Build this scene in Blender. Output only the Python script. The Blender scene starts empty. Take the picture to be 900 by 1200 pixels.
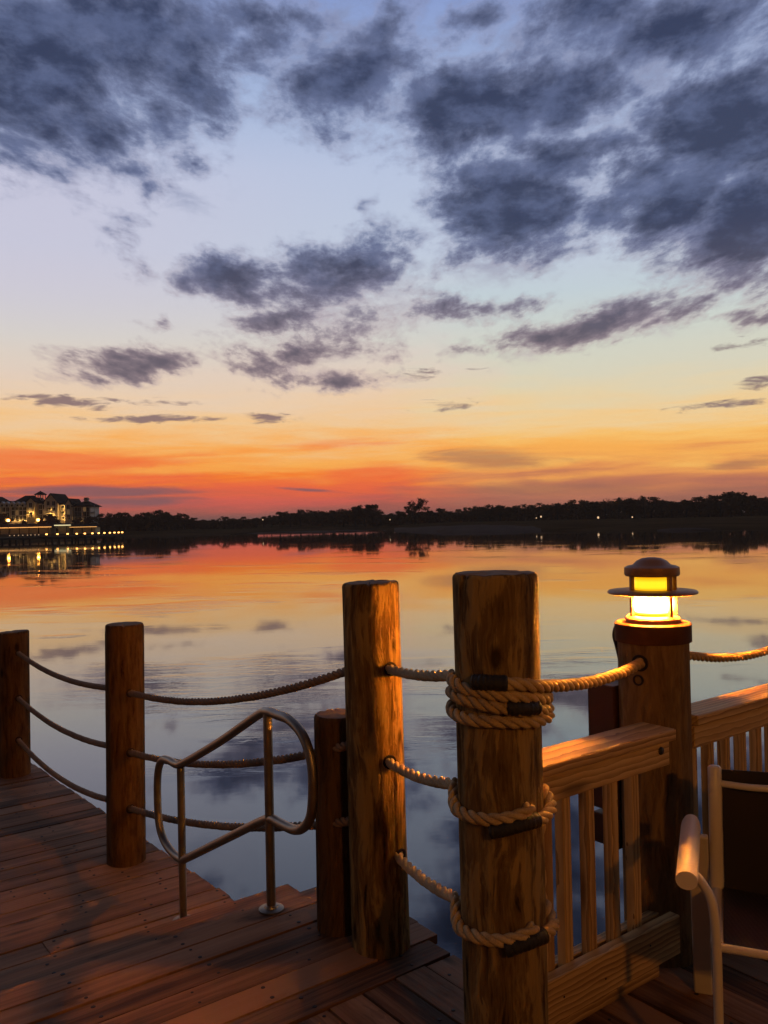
import bpy, math, random
from mathutils import Vector, Matrix, noise as mnoise

random.seed(7)
R = math.radians
scene = bpy.context.scene
COL = scene.collection

# ------------------------------------------------------------------ camera
F = 980.0                      # focal length in photo pixels (photo 900 x 1200)
ROLL = R(1.2)
PITCH = math.atan(9.0 / F)
EYE = Vector((0, 0, 1.6))
WATER_Z = -1.3
LOWER_Z = -0.35
STEP_Z = -0.175
cam_rot = Matrix.Rotation(R(90) + PITCH, 3, 'X') @ Matrix.Rotation(-ROLL, 3, 'Z')
cd = bpy.data.cameras.new("Camera")
cam = bpy.data.objects.new("Camera", cd)
COL.objects.link(cam)
cam.location = EYE
cam.rotation_euler = cam_rot.to_euler()
cd.sensor_fit = 'VERTICAL'
cd.sensor_height = 36.0
cd.sensor_width = 27.0
cd.lens = 36.0 * F / 1200.0
cd.clip_start = 0.05
cd.clip_end = 20000
scene.camera = cam


def ray(px, py):
    return (cam_rot @ Vector(((px - 450) / F, -(py - 600) / F, -1))).normalized()


def G(px, py, z=0.0):
    """where the sight line through a photo pixel meets the level z"""
    d = ray(px, py)
    return EYE + d * ((z - EYE.z) / d.z)


def D(px, py, depth):
    """the point of a sight line at a given distance along Y"""
    d = ray(px, py)
    return EYE + d * (depth / d.y)


# ------------------------------------------------------------------ boardwalk axes
ANG = R(37.0)
U = Vector((math.cos(ANG), math.sin(ANG), 0))
V = Vector((-math.sin(ANG), math.cos(ANG), 0))
Z = Vector((0, 0, 1))
ORG = G(380, 1183)             # on the seam of the border board


def ST(p):
    q = p - ORG
    return q.dot(U), q.dot(V)


def W(s, t, z=0.0):
    p = ORG + U * s + V * t
    return Vector((p.x, p.y, z))


# ------------------------------------------------------------------ tagging
def tag(o, label=None, cat=None, group=None, kind=None):
    if label: o['label'] = label
    if cat: o['category'] = cat
    if group: o['group'] = group
    if kind: o['kind'] = kind
    return o


def thing(name, loc, label, cat, group=None, rz=0.0):
    o = bpy.data.objects.new(name, None)
    o.empty_display_size = 0.1
    COL.objects.link(o)
    o.location = loc
    o.rotation_euler = (0, 0, rz)
    return tag(o, label, cat, group)


# ------------------------------------------------------------------ mesh builder
class MB:
    def __init__(self):
        self.v = []; self.f = []; self.m = []; self.s = []; self.gc = []; self.bv = []

    def add(self, verts, faces, mat=0, smooth=False, gc=None, bv=0.5):
        n = len(self.v)
        self.v += [tuple(p) for p in verts]
        self.gc += [tuple(p) for p in (gc if gc is not None else verts)]
        self.bv += [bv] * len(verts)
        for f in faces:
            self.f.append(tuple(i + n for i in f)); self.m.append(mat); self.s.append(smooth)

    def box(self, c, sx, sy, sz, X=Vector((1, 0, 0)), Y=Vector((0, 1, 0)), Zv=Vector((0, 0, 1)), mat=0, bv=None, grain='x', jit=0.0):
        """box with half axes along X, Y, Zv; the grain runs along one of them"""
        c = Vector(c)
        vs = []; g = []
        o = Vector((random.uniform(-40, 40), random.uniform(-40, 40), random.uniform(-40, 40)))
        for k in (-1, 1):
            for j in (-1, 1):
                for i in (-1, 1):
                    p = c + X * (i * sx / 2) + Y * (j * sy / 2) + Zv * (k * sz / 2)
                    if jit: p = p + Zv * random.uniform(-jit, jit)
                    vs.append(p)
                    l = (i * sx / 2, j * sy / 2, k * sz / 2)
                    if grain == 'y': l = (l[1], l[0], l[2])
                    elif grain == 'z': l = (l[2], l[0], l[1])
                    g.append((l[0] + o.x, l[1] + o.y, l[2] + o.z))
        fs = [(0, 2, 3, 1), (4, 5, 7, 6), (0, 1, 5, 4), (2, 6, 7, 3), (0, 4, 6, 2), (1, 3, 7, 5)]
        self.add(vs, fs, mat, False, g, random.random() if bv is None else bv)

    def tube(self, path, r, n=10, mat=0, caps=True, closed=False, flat=None):
        path = [Vector(p) for p in path]
        N = len(path)
        rs = r if isinstance(r, (list, tuple)) else [r] * N
        tang = []
        for i in range(N):
            a = path[(i - 1) % N] if (closed or i > 0) else path[i]
            b = path[(i + 1) % N] if (closed or i < N - 1) else path[i]
            tang.append((b - a).normalized())
        ref = Z if abs(tang[0].z) < 0.9 else Vector((1, 0, 0))
        nv = (ref - tang[0] * ref.dot(tang[0])).normalized()
        vs = []
        for i in range(N):
            nv = (nv - tang[i] * nv.dot(tang[i]))
            nv = nv.normalized() if nv.length > 1e-6 else tang[i].orthogonal().normalized()
            bn = tang[i].cross(nv)
            for k in range(n):
                a = 2 * math.pi * k / n
                fl = flat if flat else 1.0
                vs.append(path[i] + nv * (math.cos(a) * rs[i]) + bn * (math.sin(a) * rs[i] * fl))
        fs = []
        for i in range(N if closed else N - 1):
            j = (i + 1) % N
            for k in range(n):
                l = (k + 1) % n
                fs.append((i * n + k, i * n + l, j * n + l, j * n + k))
        if caps and not closed:
            fs.append(tuple(range(n - 1, -1, -1)))
            fs.append(tuple((N - 1) * n + k for k in range(n)))
        self.add(vs, fs, mat, True)

    def lathe(self, prof, c=(0, 0, 0), n=32, mat=0, smooth=True, axis=None):
        """prof: list of (radius, height)"""
        c = Vector(c)
        if axis is None: A, B, C = Vector((1, 0, 0)), Vector((0, 1, 0)), Z
        else:
            C = Vector(axis).normalized(); A = C.orthogonal().normalized(); B = C.cross(A)
        vs = []; fs = []
        for (r, h) in prof:
            for k in range(n):
                a = 2 * math.pi * k / n
                vs.append(c + A * (r * math.cos(a)) + B * (r * math.sin(a)) + C * h)
        for i in range(len(prof) - 1):
            for k in range(n):
                l = (k + 1) % n
                fs.append((i * n + k, i * n + l, (i + 1) * n + l, (i + 1) * n + k))
        if prof[0][0] > 1e-5: fs.append(tuple(range(n - 1, -1, -1)))
        if prof[-1][0] > 1e-5: fs.append(tuple((len(prof) - 1) * n + k for k in range(n)))
        self.add(vs, fs, mat, smooth)

    def prism(self, poly, off, mat=0):
        """poly: list of 3-D points, extruded by vector off"""
        n = len(poly)
        vs = [Vector(p) for p in poly] + [Vector(p) + Vector(off) for p in poly]
        fs = [tuple(range(n - 1, -1, -1)), tuple(range(n, 2 * n))]
        for i in range(n):
            j = (i + 1) % n
            fs.append((i, j, n + j, n + i))
        self.add(vs, fs, mat)

    def build(self, name, mats, parent=None, bevel=0.0, seg=2, sharp=None, origin=None):
        """one mesh object; vertices are in world space, moved into the parent's space"""
        me = bpy.data.meshes.new(name)
        if parent is not None:
            M = Matrix.LocRotScale(parent.location, parent.rotation_euler, parent.scale)
            pp = parent.parent
            while pp is not None:
                M = Matrix.LocRotScale(pp.location, pp.rotation_euler, pp.scale) @ M
                pp = pp.parent
            Mi = M.inverted()
            vs = [Mi @ Vector(p) for p in self.v]
        elif origin is not None:
            vs = [Vector(p) - Vector(origin) for p in self.v]
        else:
            vs = self.v
        me.from_pydata([tuple(p) for p in vs], [], self.f)
        for m in (mats if isinstance(mats, (list, tuple)) else [mats]):
            me.materials.append(m)
        me.polygons.foreach_set('material_index', self.m)
        me.polygons.foreach_set('use_smooth', self.s)
        a = me.attributes.new('gc', 'FLOAT_VECTOR', 'POINT')
        a.data.foreach_set('vector', [x for p in self.gc for x in p])
        b = me.attributes.new('bv', 'FLOAT', 'POINT')
        b.data.foreach_set('value', self.bv)
        me.update()
        import bmesh
        bm = bmesh.new(); bm.from_mesh(me)
        bmesh.ops.recalc_face_normals(bm, faces=bm.faces)
        bm.to_mesh(me); bm.free()
        if sharp is not None:
            me.set_sharp_from_angle(angle=R(sharp))
        o = bpy.data.objects.new(name, me)
        COL.objects.link(o)
        if parent is not None: o.parent = parent
        elif origin is not None: o.location = origin
        if bevel:
            bvm = o.modifiers.new('Bevel', 'BEVEL')
            bvm.width = bevel; bvm.segments = seg; bvm.limit_method = 'ANGLE'; bvm.angle_limit = R(40)
        return o


def copy_tree(o, parent=None):
    c = o.copy()
    COL.objects.link(c)
    if parent is not None: c.parent = parent
    for ch in [x for x in COL.objects if x.parent == o]:
        copy_tree(ch, c)
    return c


def bez(pts, n=8):
    """Catmull-Rom through points"""
    pts = [Vector(p) for p in pts]
    out = []
    for i in range(len(pts) - 1):
        p0 = pts[i - 1] if i > 0 else pts[i] * 2 - pts[i + 1]
        p1, p2 = pts[i], pts[i + 1]
        p3 = pts[i + 2] if i + 2 < len(pts) else pts[i + 1] * 2 - pts[i]
        for k in range(n):
            t = k / n
            out.append(0.5 * ((2 * p1) + (p2 - p0) * t + (2 * p0 - 5 * p1 + 4 * p2 - p3) * t * t + (3 * p1 - p0 - 3 * p2 + p3) * t ** 3))
    out.append(pts[-1])
    return out


def resample(path, step):
    out = [path[0]]
    acc = 0.0
    for a, b in zip(path, path[1:]):
        L = (b - a).length
        if L < 1e-9: continue
        d = step - acc
        while d <= L:
            out.append(a + (b - a) * (d / L)); d += step
        acc = (acc + L) % step
    if (out[-1] - path[-1]).length > step * 0.3: out.append(path[-1])
    return out


# ------------------------------------------------------------------ node helpers
class NT:
    def __init__(self, tree):
        self.t = tree; self.n = tree.nodes; self.l = tree.links

    def node(self, typ, **kw):
        n = self.n.new(typ)
        for k, v in kw.items():
            setattr(n, k, v)
        return n

    def put(self, sock, val):
        if val is None: return
        if isinstance(val, bpy.types.NodeSocket): self.l.new(val, sock)
        else:
            if sock.type == 'RGBA' and len(val) == 3: val = (*val, 1)
            sock.default_value = val

    def math(self, op, a, b=None, c=None, clamp=False):
        n = self.node('ShaderNodeMath', operation=op, use_clamp=clamp)
        self.put(n.inputs[0], a)
        if b is not None: self.put(n.inputs[1], b)
        if c is not None: self.put(n.inputs[2], c)
        return n.outputs[0]

    def vmath(self, op, a, b=None, scale=None):
        n = self.node('ShaderNodeVectorMath', operation=op)
        self.put(n.inputs[0], a)
        if b is not None: self.put(n.inputs[1], b)
        if scale is not None: self.put(n.inputs['Scale'], scale)
        return n.outputs['Value'] if op in ('LENGTH', 'DOT_PRODUCT', 'DISTANCE') else n.outputs[0]

    def noise(self, vec, scale, detail=2.0, rough=0.5, dist=0.0, dims='3D'):
        n = self.node('ShaderNodeTexNoise', noise_dimensions=dims)
        self.put(n.inputs['Vector'], vec)
        n.inputs['Scale'].default_value = scale
        n.inputs['Detail'].default_value = detail
        n.inputs['Roughness'].default_value = rough
        n.inputs['Distortion'].default_value = dist
        return n.outputs['Fac']

    def mapping(self, vec, loc=(0, 0, 0), rot=(0, 0, 0), scale=(1, 1, 1), typ='POINT'):
        n = self.node('ShaderNodeMapping', vector_type=typ)
        self.put(n.inputs['Vector'], vec)
        n.inputs['Location'].default_value = loc
        n.inputs['Rotation'].default_value = rot
        n.inputs['Scale'].default_value = scale
        return n.outputs[0]

    def mix(self, fac, a, b, blend='MIX'):
        n = self.node('ShaderNodeMix', data_type='RGBA', blend_type=blend)
        n.clamp_factor = True
        self.put(n.inputs[0], fac); self.put(n.inputs[6], a); self.put(n.inputs[7], b)
        return n.outputs[2]

    def smooth(self, x, lo, hi, a=0.0, b=1.0, interp='SMOOTHSTEP'):
        n = self.node('ShaderNodeMapRange', interpolation_type=interp)
        self.put(n.inputs['Value'], x)
        n.inputs['From Min'].default_value = lo; n.inputs['From Max'].default_value = hi
        n.inputs['To Min'].default_value = a; n.inputs['To Max'].default_value = b
        return n.outputs['Result']

    def ramp(self, fac, stops, interp='LINEAR'):
        n = self.node('ShaderNodeValToRGB')
        cr = n.color_ramp; cr.interpolation = interp
        while len(cr.elements) < len(stops): cr.elements.new(0.5)
        for e, (p, c) in zip(cr.elements, stops):
            e.position = p; e.color = (*c, 1) if len(c) == 3 else c
        self.put(n.inputs[0], fac)
        return n.outputs[0]

    def attr(self, name, out='Vector'):
        n = self.node('ShaderNodeAttribute', attribute_name=name)
        return n.outputs[out]

    def bump(self, h, strength, dist):
        n = self.node('ShaderNodeBump')
        self.put(n.inputs['Height'], h)
        n.inputs['Strength'].default_value = strength
        n.inputs['Distance'].default_value = dist
        return n.outputs[0]


def s2l(c):
    return tuple(((x / 255) / 12.92 if x / 255 <= 0.04045 else ((x / 255 + 0.055) / 1.055) ** 2.4) for x in c)


def new_mat(name):
    m = bpy.data.materials.new(name)
    m.use_nodes = True
    b = m.node_tree.nodes['Principled BSDF']
    return m, NT(m.node_tree), b
# ------------------------------------------------------------------ materials
def plank_mat(name, dark, mid, light, rings=0.5, ring_scale=16.0, rough=0.7, stain=0.5, bump=0.6, var=0.35, contrast=1.0):
    """sawn board: grain along gc.x, one tint per board from bv"""
    m, t, b = new_mat(name)
    gc = t.attr('gc'); bv = t.attr('bv', 'Fac')
    fine = t.noise(t.mapping(gc, scale=(2.2, 75, 75)), 1.0, 5, 0.65)
    streak = t.noise(t.mapping(gc, scale=(0.9, 16, 16)), 1.0, 4, 0.6)
    wv = t.node('ShaderNodeTexWave', wave_type='RINGS', rings_direction='X', wave_profile='SAW')
    t.put(wv.inputs['Vector'], t.mapping(gc, scale=(0.35, 1, 1)))
    wv.inputs['Scale'].default_value = ring_scale
    wv.inputs['Distortion'].default_value = 3.2
    wv.inputs['Detail'].default_value = 2.5
    wv.inputs['Detail Scale'].default_value = 1.3
    g = t.math('ADD', t.math('MULTIPLY', fine, 0.55), t.math('MULTIPLY', t.math('MULTIPLY_ADD', t.math('SUBTRACT', streak, 0.5), contrast, 0.5), 0.65))
    g = t.math('SUBTRACT', g, t.math('MULTIPLY', wv.outputs['Fac'], 0.34 * rings))
    g = t.math('ADD', g, t.math('MULTIPLY', t.math('SUBTRACT', bv, 0.5), var))
    c = t.ramp(g, [(0.14, dark), (0.45, mid), (0.78, light)])
    blot = t.noise(t.mapping(gc, scale=(2.5, 7, 7)), 1.0, 5, 0.6)
    c = t.mix(t.smooth(blot, 0.55, 0.78, 0, stain), c, tuple(x * 0.45 for x in dark))
    # knots
    vo = t.node('ShaderNodeTexVoronoi')
    t.put(vo.inputs['Vector'], t.mapping(gc, scale=(1.6, 7, 7)))
    vo.inputs['Scale'].default_value = 0.9
    kn = t.smooth(vo.outputs['Distance'], 0.05, 0.17, 1, 0)
    c = t.mix(t.math('MULTIPLY', kn, 0.8), c, tuple(x * 0.4 for x in dark))
    t.put(b.inputs['Base Color'], c)
    t.put(b.inputs['Roughness'], t.smooth(fine, 0.3, 0.7, rough - 0.05, rough + 0.15))
    b.inputs['Specular IOR Level'].default_value = 0.18
    h = t.math('ADD', t.math('MULTIPLY', fine, 0.6), t.math('MULTIPLY', streak, 0.5))
    t.put(b.inputs['Normal'], t.bump(h, bump, 0.004))
    return m


def log_mat(name, dark, mid, light, patch=0.6):
    """peeled round timber: long worn streaks, knots, drying cracks"""
    m, t, b = new_mat(name)
    gc = t.attr('gc')
    warp = t.noise(t.mapping(gc, scale=(3.0, 6, 6)), 1.0, 3, 0.5)
    p = t.vmath('ADD', gc, t.vmath('SCALE', t.node('ShaderNodeCombineXYZ').outputs[0], scale=1.0))
    cmb = t.node('ShaderNodeCombineXYZ')
    t.put(cmb.inputs[1], t.math('MULTIPLY', t.math('SUBTRACT', warp, 0.5), 0.07))
    t.put(cmb.inputs[2], t.math('MULTIPLY', t.math('SUBTRACT', warp, 0.5), -0.05))
    p = t.vmath('ADD', gc, cmb.outputs[0])
    fine = t.noise(t.mapping(p, scale=(9.0, 120, 120)), 1.0, 5, 0.68)
    streak = t.noise(t.mapping(p, scale=(4.6, 34, 34)), 1.0, 6, 0.64, 0.35)
    broad = t.noise(t.mapping(p, scale=(3.4, 12, 12)), 1.0, 5, 0.62, 0.5)
    g = t.math('ADD', t.math('MULTIPLY', fine, 0.35), t.math('MULTIPLY', streak, 0.7))
    c = t.ramp(g, [(0.36, dark), (0.50, mid), (0.66, light)])
    worn = t.smooth(t.math('ADD', t.math('MULTIPLY', streak, 0.7), t.math('MULTIPLY', broad, 0.6)), 0.62, 0.70)
    c = t.mix(t.math('MULTIPLY', worn, patch), c, tuple(min(1, x * 1.25) for x in light))
    crk = t.smooth(t.math('ADD', t.math('MULTIPLY', streak, 0.6), t.math('MULTIPLY', broad, 0.5)), 0.44, 0.36)
    c = t.mix(t.math('MULTIPLY', crk, 0.85), c, tuple(x * 0.35 for x in dark))
    vo = t.node('ShaderNodeTexVoronoi')
    t.put(vo.inputs['Vector'], t.mapping(gc, scale=(4.0, 9, 9)))
    vo.inputs['Scale'].default_value = 0.8
    kn = t.smooth(vo.outputs['Distance'], 0.06, 0.16, 1, 0)
    c = t.mix(t.math('MULTIPLY', kn, 0.85), c, tuple(x * 0.35 for x in dark))
    t.put(b.inputs['Base Color'], c)
    b.inputs['Roughness'].default_value = 0.88
    b.inputs['Specular IOR Level'].default_value = 0.10
    h = t.math('ADD', t.math('MULTIPLY', fine, 0.5), t.math('ADD', t.math('MULTIPLY', streak, 0.8), t.math('MULTIPLY', worn, 0.25)))
    h = t.math('SUBTRACT', h, t.math('MULTIPLY', crk, 0.7))
    t.put(b.inputs['Normal'], t.bump(h, 1.0, 0.011))
    return m


def plain_mat(name, col, rough=0.6, var=0.25, scale=8.0, metal=0.0, bump=0.0, spec=0.4):
    m, t, b = new_mat(name)
    tc = t.node('ShaderNodeTexCoord').outputs['Object']
    n = t.noise(tc, scale, 5, 0.6)
    lo = tuple(x * (1 - var) for x in col); hi = tuple(min(1, x * (1 + var)) for x in col)
    t.put(b.inputs['Base Color'], t.ramp(n, [(0.3, lo), (0.7, hi)]))
    t.put(b.inputs['Roughness'], t.smooth(n, 0.3, 0.7, rough * 0.85, min(1, rough * 1.15)))
    b.inputs['Metallic'].default_value = metal
    b.inputs['Specular IOR Level'].default_value = spec
    if bump: t.put(b.inputs['Normal'], t.bump(t.noise(tc, scale * 6, 4, 0.6), bump, 0.003))
    return m


def glow_mat(name, col, strength):
    m, t, b = new_mat(name)
    b.inputs['Base Color'].default_value = (0.8, 0.7, 0.5, 1)
    b.inputs['Emission Color'].default_value = (*col, 1)
    b.inputs['Emission Strength'].default_value = strength
    b.inputs['Roughness'].default_value = 0.4
    return m


M = {}
M['deck'] = plank_mat('deck_wood', (0.050, 0.022, 0.010), (0.175, 0.082, 0.040), (0.30, 0.155, 0.082), rings=0.4, rough=0.66, stain=0.9, var=0.62, contrast=1.9, bump=0.9)
M['rail'] = plank_mat('rail_pine', (0.24, 0.125, 0.045), (0.50, 0.30, 0.12), (0.66, 0.44, 0.20), rings=1.25, ring_scale=20, rough=0.5, stain=0.1, bump=0.3, var=0.12)
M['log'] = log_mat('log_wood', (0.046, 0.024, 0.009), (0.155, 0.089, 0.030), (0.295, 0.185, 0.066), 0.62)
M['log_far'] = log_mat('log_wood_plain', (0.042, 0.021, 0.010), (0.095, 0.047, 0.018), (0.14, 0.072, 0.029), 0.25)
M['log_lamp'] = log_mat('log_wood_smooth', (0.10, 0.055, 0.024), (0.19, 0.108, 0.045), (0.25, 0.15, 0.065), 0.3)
M['endgrain'] = plain_mat('log_end_grain', (0.17, 0.09, 0.045), 0.85, 0.5, 22, bump=0.5)
M['screw'] = plain_mat('rusted_screw_head', (0.012, 0.009, 0.008), 0.6, 0.3, 40, 0.3)
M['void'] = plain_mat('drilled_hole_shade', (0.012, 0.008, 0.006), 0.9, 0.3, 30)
M['joist'] = plain_mat('joist_wood', (0.05, 0.03, 0.02), 0.85, 0.4, 6, bump=0.4)
M['steel'] = plain_mat('brushed_steel', (0.30, 0.245, 0.185), 0.44, 0.12, 30, 1.0, bump=0.08)
M['tape'] = plain_mat('black_tape', (0.014, 0.012, 0.010), 0.5, 0.5, 45, bump=1.0)
M['bronze'] = plain_mat('lamp_bronze', (0.30, 0.14, 0.06), 0.5, 0.2, 20, 0.3)
M['cap'] = plain_mat('lamp_cap_paint', (0.075, 0.028, 0.011), 0.7, 0.3, 12, 0.0, spec=0.1)
M['darkbox'] = plain_mat('dark_box_paint', (0.045, 0.016, 0.012), 0.6, 0.25, 9)
M['chair'] = plain_mat('chair_cream_enamel', (0.62, 0.52, 0.40), 0.35, 0.06, 6)
M['pad'] = plain_mat('armrest_cream_plastic', (0.72, 0.60, 0.48), 0.42, 0.05, 5)
M['cable'] = plain_mat('dark_conduit', (0.05, 0.025, 0.015), 0.5, 0.2, 12)

# rope fibre
m, t, b = new_mat('manila_rope')
tc = t.node('ShaderNodeTexCoord').outputs['Object']
n1 = t.noise(tc, 210.0, 4, 0.7); n2 = t.noise(tc, 9.0, 3, 0.6)
c = t.ramp(t.math('ADD', t.math('MULTIPLY', n1, 0.5), t.math('MULTIPLY', n2, 0.5)), [(0.3, (0.24, 0.14, 0.06)), (0.5, (0.46, 0.31, 0.15)), (0.72, (0.62, 0.46, 0.26))])
t.put(b.inputs['Base Color'], c)
b.inputs['Roughness'].default_value = 0.8
b.inputs['Specular IOR Level'].default_value = 0.2
t.put(b.inputs['Normal'], t.bump(n1, 0.5, 0.002))
M['rope'] = m
m2 = m.copy(); m2.name = 'darker_rope'  # darker copy of the rope fibre for the first two bays
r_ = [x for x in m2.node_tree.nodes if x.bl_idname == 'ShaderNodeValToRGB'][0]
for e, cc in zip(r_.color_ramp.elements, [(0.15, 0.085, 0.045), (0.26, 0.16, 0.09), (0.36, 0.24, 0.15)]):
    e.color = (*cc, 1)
M['rope_dark'] = m2

# sling fabric: fine weave
m, t, b = new_mat('sling_fabric')
tc = t.node('ShaderNodeTexCoord').outputs['Object']
w1 = t.node('ShaderNodeTexWave', wave_type='BANDS', bands_direction='Z'); w1.inputs['Scale'].default_value = 160
t.put(w1.inputs['Vector'], tc)
w2 = t.node('ShaderNodeTexWave', wave_type='BANDS', bands_direction='X'); w2.inputs['Scale'].default_value = 160
t.put(w2.inputs['Vector'], tc)
ww = t.math('MULTIPLY', w1.outputs['Fac'], w2.outputs['Fac'])
t.put(b.inputs['Base Color'], t.ramp(ww, [(0.1, (0.009, 0.003, 0.0025)), (0.9, (0.026, 0.010, 0.007))]))
b.inputs['Roughness'].default_value = 0.75
t.put(b.inputs['Normal'], t.bump(ww, 0.4, 0.001))
M['sling'] = m

# lamp lens
def lens_mat(name, edge, mid, k_edge, k_mid, lo, hi):
    # frosted lens: brightest across its middle, amber towards both rims
    m, t, b = new_mat(name)
    sp = t.node('ShaderNodeSeparateXYZ'); t.put(sp.inputs[0], t.node('ShaderNodeTexCoord').outputs['Generated'])
    f = t.math('MULTIPLY', t.smooth(sp.outputs[2], 0.0, lo), t.smooth(sp.outputs[2], 1.0, hi))
    t.put(b.inputs['Emission Color'], t.mix(f, edge, mid))
    t.put(b.inputs['Emission Strength'], t.math('MULTIPLY_ADD', t.math('POWER', f, 3.0), k_mid - k_edge, k_edge))
    b.inputs['Base Color'].default_value = (0.8, 0.6, 0.3, 1)
    return m


M['lens'] = lens_mat('lamp_lens_bright', (1.0, 0.40, 0.012), (1.0, 0.345, 0.035), 1.6, 3300.0, 0.42, 0.62)
M['lens_top'] = lens_mat('lamp_lens_upper', (1.0, 0.47, 0.004), (1.0, 0.62, 0.012), 1.0, 1.45, 0.2, 0.55)
M['glow_orange'] = glow_mat('sodium_globe', (1.0, 0.36, 0.05), 40.0)
M['glow_dock'] = glow_mat('dock_light_lens', (1.0, 0.42, 0.09), 7.0)
M['glow_dim'] = glow_mat('small_dock_light_lens', (1.0, 0.62, 0.32), 1.0)
M['glow_wall'] = glow_mat('wall_light_lens', (1.0, 0.55, 0.14), 55.0)
M['glow_white'] = glow_mat('awning_tube', (1.0, 0.86, 0.45), 0.8)
M['glow_strip'] = glow_mat('eave_light_string', (1.0, 0.46, 0.12), 1.3)
M['window_lit'] = glow_mat('lit_window', (1.0, 0.55, 0.2), 0.10)

# distance materials
M['foliage'] = plain_mat('foliage', (0.12, 0.066, 0.030), 0.85, 0.5, 0.35, spec=0.1)
M['bark'] = plain_mat('bark', (0.05, 0.035, 0.025), 0.9, 0.3, 2)
M['land'] = plain_mat('grass_bank', (0.075, 0.046, 0.022), 0.95, 0.35, 0.08, spec=0.0)
M['sand'] = plain_mat('sand', (0.12, 0.09, 0.072), 0.95, 0.15, 0.2, spec=0.0)
M['wall_pale'] = plain_mat('pale_siding', (0.78, 0.70, 0.60), 0.8, 0.1, 0.4)
M['wall_grey'] = plain_mat('grey_siding', (0.62, 0.55, 0.50), 0.8, 0.1, 0.4)
M['wall_cream'] = plain_mat('cream_siding', (0.70, 0.58, 0.36), 0.8, 0.1, 0.4)
M['trim'] = plain_mat('white_trim', (0.70, 0.66, 0.60), 0.7, 0.06, 0.4)
M['roof'] = plain_mat('dark_shingle', (0.026, 0.017, 0.015), 0.95, 0.25, 1.5, spec=0.05)
M['glass'] = plain_mat('dark_window_glass', (0.03, 0.03, 0.035), 0.1, 0.1, 1)
M['pile'] = plain_mat('dark_pier_timber', (0.04, 0.03, 0.022), 0.85, 0.3, 0.8)

# water: dark body under a mirror whose strength grows towards grazing sight lines
m = bpy.data.materials.new('lake_water')
m.use_nodes = True
t = NT(m.node_tree)
for n in list(t.n): t.n.remove(n)
pos = t.node('ShaderNodeNewGeometry').outputs['Position']
swell = t.noise(t.mapping(pos, rot=(0, 0, R(12)), scale=(0.16, 0.42, 1)), 1.0, 2, 0.5)
rip = t.noise(t.mapping(pos, rot=(0, 0, R(-8)), scale=(1.3, 3.4, 1)), 1.0, 4, 0.58, 0.5)
patch = t.smooth(t.noise(t.mapping(pos, rot=(0, 0, R(6)), scale=(0.11, 0.22, 1)), 1.0, 3, 0.6), 0.53, 0.66, 0.03, 1.0)
h = t.math('ADD', t.math('MULTIPLY', swell, 0.24), t.math('MULTIPLY', t.math('MULTIPLY', rip, patch), 1.35))
calm = t.smooth(t.vmath('LENGTH', pos), 15, 110, 1.0, 0.22)      # the open lake lies calmer than the corner by the deck
nrm = t.bump(t.math('MULTIPLY', h, calm), 1.0, 0.007)
body = t.node('ShaderNodeBsdfDiffuse'); body.inputs['Color'].default_value = (0.010, 0.014, 0.018, 1)
gl = t.node('ShaderNodeBsdfGlossy'); gl.inputs['Color'].default_value = (0.97, 0.97, 0.98, 1); gl.inputs['Roughness'].default_value = 0.03
t.put(gl.inputs['Normal'], nrm)
lw = t.node('ShaderNodeLayerWeight'); lw.inputs['Blend'].default_value = 0.5
t.put(lw.inputs['Normal'], nrm)
fres = t.math('MULTIPLY_ADD', t.math('POWER', lw.outputs['Facing'], 3.95), 0.965, 0.032)
ms = t.node('ShaderNodeMixShader'); t.put(ms.inputs[0], fres)
t.l.new(body.outputs[0], ms.inputs[1]); t.l.new(gl.outputs[0], ms.inputs[2])
om = t.node('ShaderNodeOutputMaterial'); t.l.new(ms.outputs[0], om.inputs['Surface'])
M['water'] = m
# ------------------------------------------------------------------ sky (world): dusk gradient and clouds by direction
def azel(px, py):
    d = ray(px, py)
    return math.atan2(d.x, d.y), math.asin(d.z)


world = bpy.data.worlds.new("World")
scene.world = world
world.use_nodes = True
wt = NT(world.node_tree)
for n in list(wt.n): wt.n.remove(n)
dirv = wt.vmath('NORMALIZE', wt.node('ShaderNodeTexCoord').outputs['Generated'])
sep = wt.node('ShaderNodeSeparateXYZ'); wt.put(sep.inputs[0], dirv)
dx, dy, dz = sep.outputs
el = wt.math('ARCSINE', dz)
az = wt.math('ARCTAN2', dx, dy)
cmb = wt.node('ShaderNodeCombineXYZ'); wt.put(cmb.inputs[0], az); wt.put(cmb.inputs[1], el)
ae = cmb.outputs[0]

DEG = math.pi / 180
# the colours of the afterglow lie in long thin layers, not in an even fade
lay1 = wt.noise(wt.mapping(ae, loc=(1.7, 0.2, 0), rot=(0, 0, R(2.5)), scale=(3.2, 42, 1)), 1.0, 6, 0.62, 0.6)
lay2 = wt.noise(wt.mapping(ae, loc=(6.1, 3.3, 0), rot=(0, 0, R(-3)), scale=(9, 80, 1)), 1.0, 4, 0.6, 0.4)
lay = wt.math('ADD', wt.math('SUBTRACT', lay1, 0.5), wt.math('MULTIPLY', wt.math('SUBTRACT', lay2, 0.5), 0.5))
lay = wt.math('MULTIPLY', lay, wt.math('MULTIPLY', wt.smooth(el, 12 * DEG, 6 * DEG), wt.smooth(el, 0.2 * DEG, 2.0 * DEG)))
el_s = wt.math('MULTIPLY_ADD', lay, 5.2 * DEG, el)


def sky_ramp(stops):
    f = wt.math('DIVIDE', el_s, 50 * DEG, clamp=True)
    return wt.ramp(f, [(e / 50.0, s2l(c)) for e, c in stops])


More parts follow.
